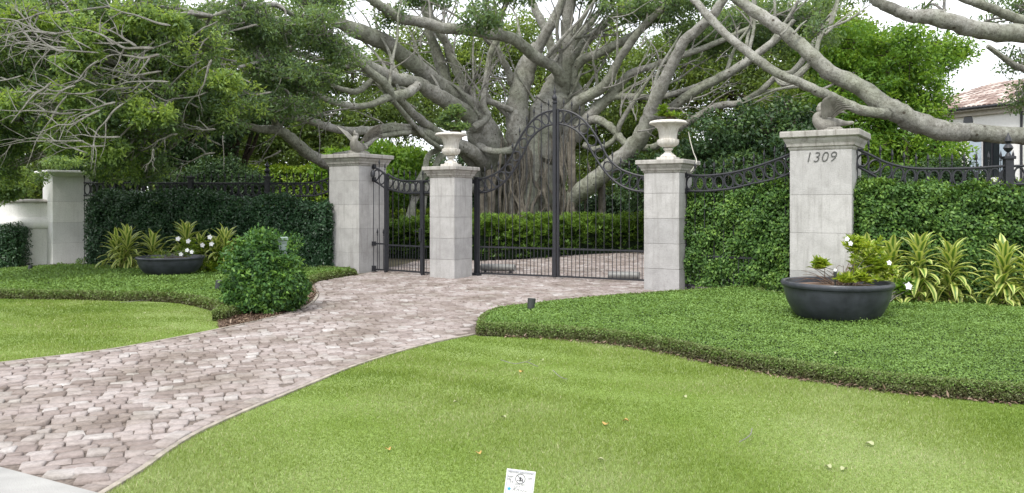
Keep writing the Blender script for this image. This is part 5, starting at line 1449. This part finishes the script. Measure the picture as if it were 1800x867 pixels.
# leafy bush grown over the call box
Yb = 12.0
cb = bush('climber_covered_bush', 'dense leafy green bush swallowing the call box beside the driveway', [(462, 482, Yb, 50, 62, .46), (462, 520, Yb, 66, 38, .56), (452, 440, Yb, 28, 32, .25), (492, 462, Yb + .25, 28, 36, .26), (480, 505, Yb - .1, 54, 42, .5)], M['ivy'], 34000, .054, .50, .20, .7)
crown(cb, [ell(455, 412, Yb, 22, 8, .12), ell(515, 430, Yb + .3, 16, 26, .12)], M['ivy'], 46, 10, .07, .05, name='sprigs', v0=.55)
crown(cb, [ell(460, 478, Yb - .2, 66, 74, .5)], M['ivy'], 190, 12, .09, .065, name='sprigs', v0=.62, shell=.9)
crown(cb, [ell(496, 462, Yb - .32, 18, 12, .10)], M['ivy'], 34, 16, .06, .055, name='sprigs', v0=.5, shell=.1)
b0 = P(497, 430, 11.92)
box = thing('call_box', 'small pale green call box on a post poking out of the leafy bush', 'call box', (b0.x, b0.y, 0), R(20))
mb = MB(); mb.box((0, .02, .5), (.05, .05, 1.0)); mb.build('post', M['grey_metal'], box)
mb = MB(); mb.box((0, 0, b0.z - .06), (.115, .09, .20), bev=.008); mb.build('housing', M['box_green'], box)
mb = MB(); mb.box((0, -.012, b0.z + .085), (.15, .12, .055), bev=.01); mb.box((0, -.004, b0.z + .045), (.135, .105, .03)); mb.build('hood', M['box_green'], box)
mb = MB(); mb.box((0, -.049, b0.z + .06), (.08, .006, .018)); mb.build('slot', M['dark_plastic'], box)

# ---------------------------------------------------------------- striped dracaena plants
def strap(c, th, el_, Lf, w, droop, v_, f_, a_, seg=6):
    n0 = len(v_); d = np.array([math.cos(th), math.sin(th), 0]); s = np.array([-math.sin(th), math.cos(th), 0])
    p = np.array(c, dtype=float); e = el_
    for i in range(seg + 1):
        u = i / seg; ww = w * (math.sin(PI * min(1, .12 + u * .88)) ** .75) * (1 if u < .98 else .05)
        dirv = d * math.cos(e) + np.array([0, 0, 1]) * math.sin(e); nn = -d * math.sin(e) + np.array([0, 0, 1]) * math.cos(e)
        for k, (q, av) in enumerate(((-1, 1.0), (-.55, .72), (0, .0), (.55, .72), (1, 1.0))):
            v_.append(tuple(p + s * ww * .5 * q + nn * abs(q) * ww * .14)); a_.append(av)
        p = p + dirv * Lf / seg; e -= droop / seg * (.5 + 1.1 * u)
    for i in range(seg):
        for k in range(4):
            a = n0 + i * 5 + k; f_.append((a, a + 1, a + 6, a + 5))
def rosette(V, F, A, c, n, Lf, w, low=-.75, high=1.42, droop=1.5, col=.44):
    """leaves spiral down the stem below the head; the lower ones hang"""
    for i in range(n):
        u = (i + .5) / n; th = i * 2.399 + random.uniform(-.25, .25); el_ = low + (high - low) * u ** .8 + random.uniform(-.12, .12)
        strap((c[0] + .02 * math.cos(th), c[1] + .02 * math.sin(th), c[2] - col * (1 - u)), th, el_, Lf * random.uniform(.8, 1.1) * (1 - .18 * u), w * random.uniform(.85, 1.15), droop * random.uniform(.75, 1.2) * (1.15 - .5 * u), V, F, A)
def dracaena(label, px, Y, heads, group):
    t = thing('striped_plant', label, 'plant', ((px - 900) * Y / FPX, Y, 0), 0, group)
    V, F, A = [], [], []; st = MB()
    for (hx, hy, dy, n, Lf) in heads:
        q = P(hx, hy, Y + dy); k = 1
        rosette(V, F, A, q, int(n * 1.25), Lf * 1.08, .098 if Y < 14 else .105, droop=1.5)
        st.tube([(t.location.x + random.uniform(-.05, .05), t.location.y + random.uniform(-.05, .05), 0), (q.x * .5 + t.location.x * .5, Y + dy * .5, q.z * .5), (q.x, q.y, q.z)], .014, 6)
    np_object('leaves', np.array(V), np.array(F), M['dracaena'], t, {'v': A}, smooth=True)
    st.build('stem', M['stem'], t, True)
gR = 'striped plants along the right hedge'
dracaena('yellow striped dracaena closest to the numbered pillar, behind the white flowers', 1525, 12.0, [(1525, 450, 0, 34, .42), (1540, 500, -.1, 24, .40)], gR)
dracaena('yellow striped dracaena, second along the right hedge counting from the pillar', 1570, 12.05, [(1568, 448, .1, 30, .40), (1572, 505, -.1, 24, .42)], gR)
dracaena('tall yellow striped dracaena with long hanging leaves, third along the right hedge from the pillar', 1616, 11.9, [(1616, 440, 0, 36, .44), (1612, 495, 0, 26, .44), (1625, 525, 0, 18, .36)], gR)
dracaena('yellow striped dracaena standing clear with a dark gap on both sides', 1672, 11.9, [(1672, 452, 0, 36, .44), (1668, 490, 0, 22, .42), (1676, 520, 0, 18, .36)], gR)
dracaena('largest yellow striped dracaena near the right edge of the bed', 1765, 11.5, [(1766, 458, 0, 38, .48), (1758, 500, 0, 28, .46), (1772, 525, 0, 22, .42)], gR)
dracaena('yellow striped dracaena cut by the right edge of the picture', 1810, 11.3, [(1812, 470, 0, 30, .44), (1806, 515, 0, 24, .42)], gR)
gL = 'striped plants behind the far bowl'
dracaena('large striped dracaena at the left end of the far bed, drooping to the ground', 216, 18.1, [(224, 424, 0, 36, .56), (205, 430, .1, 26, .52), (214, 455, 0, 26, .50)], gL)
dracaena('striped dracaena just left behind the far bowl', 268, 18.2, [(268, 430, 0, 30, .50), (280, 450, 0, 18, .4)], gL)
dracaena('tallest striped dracaena sticking up behind the far bowl', 328, 18.2, [(328, 412, 0, 34, .52), (318, 440, 0, 18, .4)], gL)
dracaena('small striped dracaena between the white flowers behind the far bowl', 350, 18.2, [(352, 428, 0, 20, .42)], gL)
dracaena('striped dracaena left of the leafy call-box bush', 394, 17.6, [(396, 424, 0, 34, .54), (380, 432, 0, 22, .46), (398, 455, 0, 22, .44)], gL)

# ---------------------------------------------------------------- flowers
def flower(parent, c, s, face):
    V, F = [], []; n = Vector(face).normalized(); u = n.orthogonal().normalized(); w = n.cross(u)
    mb = MB()
    for k in range(5):
        a = 2 * PI * k / 5; d = u * math.cos(a) + w * math.sin(a); e = n.cross(d)
        p0 = Vector(c); p1 = p0 + d * s * .5 + n * s * .12; p2 = p0 + d * s + n * s * .02
        mb.add([p0, p1 + e * s * .46, p2, p1 - e * s * .46], [(0, 1, 2, 3)])
    mb.tube([Vector(c) - n * s * .9, Vector(c)], [s * .05, s * .14], 5)
    mb.build('flower', M['petal'], parent, True)
def flower_bush(label, loc, ells, n, size, flowers, fs, mat='yellow_leaf', v0=.35, twigs=14, tipz=None, root=None):
    t = thing('flowering_plant', label, 'plant', loc)
    es = [ell(*e) for e in ells]; LV = Leaves(); st = MB()
    for e in es:
        C = sample_ell(e, max(3, n // len(es)), .1); per = 7
        c = np.repeat(C, per, 0); m = len(c)
        ax = rand_unit(m); ax[:, 2] = np.abs(ax[:, 2]) * .8
        LV.add(c, ax, rand_unit(m) * .6 + np.array([0, 0, 1]), size * rng.uniform(.7, 1.2, m), size * .36, np.clip(rng.normal(v0, .2, m), 0, 1))
        for p in C[:max(2, twigs // len(es))]:
            a = Vector((loc[0] + random.uniform(-.08, .08), loc[1] + random.uniform(-.06, .06), loc[2])); b = Vector(p)
            mid = a.lerp(b, .5) + Vector((random.gauss(0, .05), random.gauss(0, .05), .05)); st.tube(catmull([tuple(a), tuple(mid), tuple(b)], 3), .005, 4)
    LV.build('leaves', M[mat], t); st.build('stems', M['twig'], t, True)
    for (px, py, Y) in flowers: flower(t, P(px, py, Y), fs, (random.uniform(-.3, .3), -1, random.uniform(-.1, .4)))
    return t
Yr = 10.35
flower_bush('sparse white flowering shrub with lime leaves growing in the near right bowl', (4.30, 10.35, .52),
    [(1440, 466, Yr, 14, 10, .08), (1525, 470, Yr, 34, 30, .18), (1510, 490, Yr - .1, 20, 10, .14), (1500, 430, Yr + .1, 22, 20, .12), (1545, 475, Yr, 26, 24, .15), (1485, 492, Yr - .2, 14, 7, .1), (1530, 445, Yr, 30, 24, .16)], 190, .10,
    [(1489, 420, Yr - .2), (1495, 428, Yr - .2), (1563, 462, Yr - .3)], .036, v0=.62)
# bare reddish twigs in the right bowl
tw = thing('dry_twigs', 'bare reddish twigs sprawling out of the left half of the near right bowl', 'plant', (4.05, 10.3, .5))
mb = MB()
for k in range(34):
    a = P(random.uniform(1450, 1500), 500, 10.35 + random.uniform(-.2, .2)); a.z = .52; Lt = random.uniform(.12, .45); th = random.uniform(-1.2, 1.0)
    b = a + Vector((math.sin(th) * Lt, random.uniform(-.1, .1), math.cos(th) * Lt * .8)); c = b + Vector((math.sin(th) * Lt * .6, 0, random.uniform(-.06, .06)))
    mb.tube(catmull([tuple(a), tuple(b), tuple(c)], 3), [.005, .0045, .004, .0035, .003, .0025, .002], 4)
mb.build('stems', M['mulch'], tw, True)
ul = P(1468, 478, 10.2)
t = thing('bowl_spotlight', 'little black spotlight on a stake inside the near right bowl', 'lamp', (ul.x, ul.y, .5))
mb = MB(); mb.tube([(0, 0, 0), (0, 0, .16)], .009, 6); mb.build('stake', M['dark_plastic'], t)
mb = MB(); mb.tube([(0, 0, .15), (0, 0, .25)], .02, 10); mb.build('lamp_head', M['dark_plastic'], t, smooth='auto')
mb = MB(); mb.tube([(0, 0, .25), (0, -.005, .275)], [.021, .017], 10); mb.build('lens', M['petal'], t, smooth='auto')
flower_bush('low white flowered plant beside the near bowl, at the foot of the striped plants', (5.05, 11.1, .1),
    [(1585, 505, 11.1, 16, 16, .12)], 26, .12, [(1597, 503, 10.9)], .06, 'bright_leaf', .5)
Yq = 17.6
flower_bush('white flowering shrub with lime leaves behind the far left bowl', (-6.7, 17.6, .1),
    [(345, 432, Yq, 30, 14, .25), (375, 445, Yq, 32, 22, .25), (400, 462, Yq - .2, 26, 22, .25), (330, 445, Yq, 30, 10, .2), (372, 475, Yq - .4, 20, 14, .2)], 210, .10,
    [(313, 420, Yq - .3), (331, 424, Yq - .3), (369, 417, Yq - .3), (372, 429, Yq - .3), (356, 431, Yq - .3)], .06, v0=.33)
flower_bush('reddish low plant with white blossoms growing in the far left bowl', (-7.15, 16.75, .44),
    [(300, 447, 16.75, 26, 7, .22), (330, 445, 16.8, 14, 8, .15), (275, 455, 16.6, 20, 3, .2)], 60, .07, [(318, 447, 16.3), (329, 440, 16.3), (337, 443, 16.3)], .048, 'ficus_leaf', .75)

# plants in the urns
def urn_plant(label, px, py, Y, ells, n, size, mat, v0=.4):
    q = P(px, py, Y); t = thing('urn_plant', label, 'plant', (q.x, q.y, q.z)); es = [ell(*e) for e in ells]
    LV = Leaves(); st = MB()
    for e in es:
        C = sample_ell(e, max(4, n // len(es)), .1); per = 6; c = np.repeat(C, per, 0); m = len(c)
        ax = rand_unit(m); ax[:, 2] = np.abs(ax[:, 2])
        LV.add(c, ax, rand_unit(m) * .7 + np.array([0, 0, .8]), size * rng.uniform(.7, 1.2, m), size * .4, np.clip(rng.normal(v0, .2, m), 0, 1))
        for p in C[:8]: st.tube([(q.x, q.y, q.z - .03), tuple((np.array(q) + p) / 2 + np.array([.02, 0, .02])), tuple(p)], .005, 4)
    LV.build('leaves', M[mat], t); st.build('stems', M['stem'], t, True)
urn_plant('bushy green plant growing tall in the middle pillar urn', 796, 234, 17.4, [(795, 204, 17.4, 20, 16, .2), (790, 222, 17.4, 24, 10, .2), (812, 224, 17.3, 14, 8, .15), (780, 212, 17.4, 14, 16, .15), (802, 200, 17.4, 16, 16, .15)], 330, .09, 'ficus_leaf', .4)
urn_plant('small tuft of bright leaves in the right pillar urn', 1176, 208, 14.9, [(1165, 194, 14.9, 6, 9, .08), (1185, 202, 14.8, 18, 4, .12), (1166, 203, 14.9, 10, 3, .1)], 60, .09, 'yellow_leaf', .2)

# ============================================================ HOUSE
hx = thing('house', 'white two storey house with pink clay tile roof at the right edge', 'house', P(1790, 330, 39.5) * 1.0)
hx.location.z = 0
W0 = Vector(((1652 - 900) * 42 / FPX, 42, 0)); W1 = Vector(((1850 - 900) * 37.1 / FPX, 37.1, 0))
hd = (W1 - W0); HL = hd.length; hz_ = math.atan2(hd.y, hd.x); hu = hd.normalized(); hn = Vector((hu.y, -hu.x, 0))  # towards camera side
if hn.y > 0: hn = -hn
hx.location = W0; hx.rotation_euler.z = hz_
# local frame: x along wall, y away (+) / toward camera (-)
house_w = plain('house_plaster', (.86, .855, .84), .85, 0, .05); shut = plain('shutter_blue', (.42, .50, .58), .6, 0, .06); glass = plain('dark_glass', (.02, .025, .03), .12, 0, .1); trim = plain('eave_trim', (.50, .47, .42), .8)
EH = 6.35
def wx(px):     # local x on the wall where column px meets it
    k = (px - 900) / FPX; return (k * W0.y - W0.x) / (hu.x - k * hu.y)
mb = MB(); x1, x2 = wx(1726), wx(1758)
HLx = HL + 2
# wall built round the opening
Z0w, Z1w = 2.95, 4.95
mb.box((x1 / 2 - 1, 3, EH / 2), (x1 + 2, 6, EH)); mb.box(((x2 + HLx) / 2, 3, EH / 2), (HLx - x2, 6, EH))
mb.box(((x1 + x2) / 2, 3, Z0w / 2), (x2 - x1, 6, Z0w)); mb.box(((x1 + x2) / 2, 3, (Z1w + EH) / 2), (x2 - x1, 6, EH - Z1w))
mb.build('wall', house_w, hx)
mb = MB(); mb.box(((x1 + x2) / 2, .16, (Z0w + Z1w) / 2), (x2 - x1, .04, Z1w - Z0w)); w_ = mb.build('window', glass, hx)
mb = MB()
for z in (Z0w + .03, Z1w - .03): mb.box(((x1 + x2) / 2, .10, z), (x2 - x1, .06, .06))
for x in (x1 + .03, (x1 + x2) / 2, x2 - .03): mb.box((x, .10, (Z0w + Z1w) / 2), (.05, .055, Z1w - Z0w - .13))
mb.build('frame', M['iron'], w_)
mb = MB(); ar = [((x1 + x2) / 2 + (x2 - x1) / 2 * math.cos(a), -.012, Z1w + .3 * math.sin(a)) for a in np.linspace(0, PI, 13)]
mb.add(ar, [tuple(range(13))]); mb.build('arched_top', glass, hx)
for (a, b) in ((wx(1704), x1 - .01), (x2 + .01, wx(1778))):
    mb = MB(); mb.box(((a + b) / 2, -.04, (Z0w + Z1w) / 2 - .02), (b - a, .05, Z1w - Z0w + .08)); s_ = mb.build('shutter', shut, hx)
    mb = MB()
    for z in (Z0w + .05, (Z0w + Z1w) / 2, Z1w - .05): mb.box(((a + b) / 2, -.075, z), (b - a - .02, .02, .08))
    mb.build('batten', shut, s_)
xv = wx(1702); mb = MB(); zc = P(1702, 216, 41).z
mb.add([(xv + .26 * math.cos(a), -.012, zc + .40 * math.sin(a)) for a in np.linspace(0, 2 * PI, 20, endpoint=False)], [tuple(range(20))]); mb.build('round_vent', glass, hx)
mb = MB(); mb.tube([(wx(1797), -.08, 0), (wx(1797), -.08, EH - .1)], .06, 8); mb.build('downspout', M['iron'], hx)
mb = MB(); mb.box((HLx / 2 - 1, -.25, EH + .03), (HLx + 2.4, .5, .1)); mb.box((HLx / 2 - 1, -.10, EH - .14), (HLx + 2, .2, .22)); mb.build('eave', trim, hx)
mb = MB(); mb.tube([(-2.4, -.56, EH + .1), (HLx + .3, -.56, EH + .1)], .07, 8); mb.build('gutter', M['iron'], hx)
# hipped roof with rows of barrel tiles
def tile_mat():
    m, t, p = new_mat('clay_tile'); at = N(t, 'Attribute', attribute_name='v')
    r = ramp(t, [(0, (.15, .10, .085)), (.4, (.29, .215, .185)), (.75, (.42, .345, .31)), (1, (.56, .50, .46))]); t.links.new(at.outputs['Fac'], r.inputs['Fac']); t.links.new(r.outputs['Color'], p.inputs['Base Color']); p.inputs['Roughness'].default_value = .9
    return m
TM = tile_mat()
RX0, RX1, RY0, RY1 = -2.4, HLx + .2, -.5, 6.5
RH = 1.55; pk = ((RX0 + RX1) / 2 + 0.0, 3.0)
mb = MB()
kx = 3.3
mb.add([(RX0, RY0, EH + .11), (RX1, RY0, EH + .11), (RX1, RY1, EH + .11), (RX0, RY1, EH + .11), (RX0 + kx, 3, EH + .11 + RH), (RX1 - kx + 2.4, 3, EH + .11 + RH)], [(0, 1, 5, 4), (1, 2, 5), (2, 3, 4, 5), (3, 0, 4), (3, 2, 1, 0)], .3)
def tiles(p0, p1, top0, top1, nrow, mb):
    p0, p1, top0, top1 = map(Vector, (p0, p1, top0, top1)); r = random.Random(4)
    for j in range(nrow):
        a0, a1 = p0.lerp(top0, j / nrow), p1.lerp(top1, j / nrow); b0_, b1_ = p0.lerp(top0, (j + 1.15) / nrow), p1.lerp(top1, (j + 1.15) / nrow)
        n = max(1, int((a1 - a0).length / .26))
        nv = (a1 - a0).cross(top0 - p0).normalized()
        if nv.z < 0: nv = -nv
        for i in range(n):
            q0 = a0.lerp(a1, (i + .5) / n) + nv * .075; q1 = b0_.lerp(b1_, (i + .5) / n) + nv * .05
            s_ = (a1 - a0).normalized() * .12
            mb.add([q0 - s_, q0 - s_ * .5 + nv * .05, q0 + s_ * .5 + nv * .05, q0 + s_, q1 - s_, q1 - s_ * .5 + nv * .05, q1 + s_ * .5 + nv * .05, q1 + s_], [(0, 1, 5, 4), (1, 2, 6, 5), (2, 3, 7, 6), (0, 3, 2, 1)], r.random())
z_ = EH + .11
tiles((RX0, RY0, z_), (RX1, RY0, z_), (RX0 + kx, 3, z_ + RH), (RX1 - kx + 2.4, 3, z_ + RH), 9, mb)
tiles((RX0, RY1, z_), (RX0, RY0, z_), (RX0 + kx, 3, z_ + RH), (RX0 + kx, 3, z_ + RH), 9, mb)
mb.build('roof', TM, hx)

# ============================================================ FAR WOODS AND LITTER
def far_woods():
    n = 7500; x = rng.uniform(-62, 62, n); y = 62 + rng.uniform(-3, 5, n) + .006 * x * x * -.5
    h = 7.0 + 2.2 * np.sin(x * .23) + 1.2 * np.sin(x * .71 + 1)
    h = np.where((x > 27), np.minimum(h, 3.2), h)
    z = rng.random(n) * h
    LV = Leaves(); clump_leaves(LV, np.stack([x, y, z], 1), 26, .9, .34, np.clip(rng.normal(.4, .2, n), 0, 1), .8)
    tag(LV.build('far_woods', M['far_leaf']), kind='stuff')
far_woods()

gF = 'dry leaves fallen on the lawns'
fallen = [(917, 658, 0), (1100, 745, 0), (683, 796, 0), (1527, 787, 1), (1455, 828, 1), (1484, 832, 1), (800, 712, 1), (1203, 703, 1), (886, 739, 1), (953, 637, 1), (842, 803, 0), (1066, 751, 0), (253, 553, 1), (1470, 650, 1), (1210, 586, 1), (1056, 815, 1)]
for k, (px, py, pale) in enumerate(fallen):
    x, y = G(px, py); r = random.uniform(.012, .020) * (1.3 if (px, py) == (1527, 787) else 1)
    zb = .165 if (px, py) in ((1470, 650), (1210, 586)) else .030
    mb = MB(); th = random.uniform(0, 6); pts = []
    for i in range(9):
        a = 2 * PI * i / 9; q = r * (1 + .7 * abs(math.cos(a / 2)) ** 3) * random.uniform(.9, 1.1); pts.append((q * math.cos(a + th), q * .65 * math.sin(a + th), .010 * math.cos(a * 2)))
    pts.append((0, 0, -.004)); mb.add(pts, [(i, (i + 1) % 9, 9) for i in range(9)])
    o = mb.build('fallen_leaf', M['paleleaf'] if pale else M['dryleaf']); o.location = (x, y, zb)
    tag(o, 'small pale dry leaf lying on the green planting' if pale else 'small orange brown dry leaf lying on the front lawn', 'leaf', gF)
for (pts, lab) in (([(880, 641), (905, 648), (925, 645), (945, 653)], 'thin forked dry twig on the front lawn nearest the driveway corner'), ([(972, 660), (985, 672), (997, 676)], 'short dry twig on the front lawn right of the longer forked twig'), ([(1300, 790), (1318, 778), (1322, 765)], 'pale straight dry twig far out on the front lawn'), ([(212, 537), (235, 535), (252, 533)], 'dry twig on the left lawn beside the clipped bed edge')):
    w = [(*G(*p), .048) for p in pts]; mb = MB(); mb.tube(catmull(w, 4), .0035, 5)
    if len(pts) == 4: mb.tube([w[2], (w[2][0] + .05, w[2][1] + .12, .05)], .0025, 4)
    tag(mb.build('dry_twig', M['twig']), lab, 'twig')
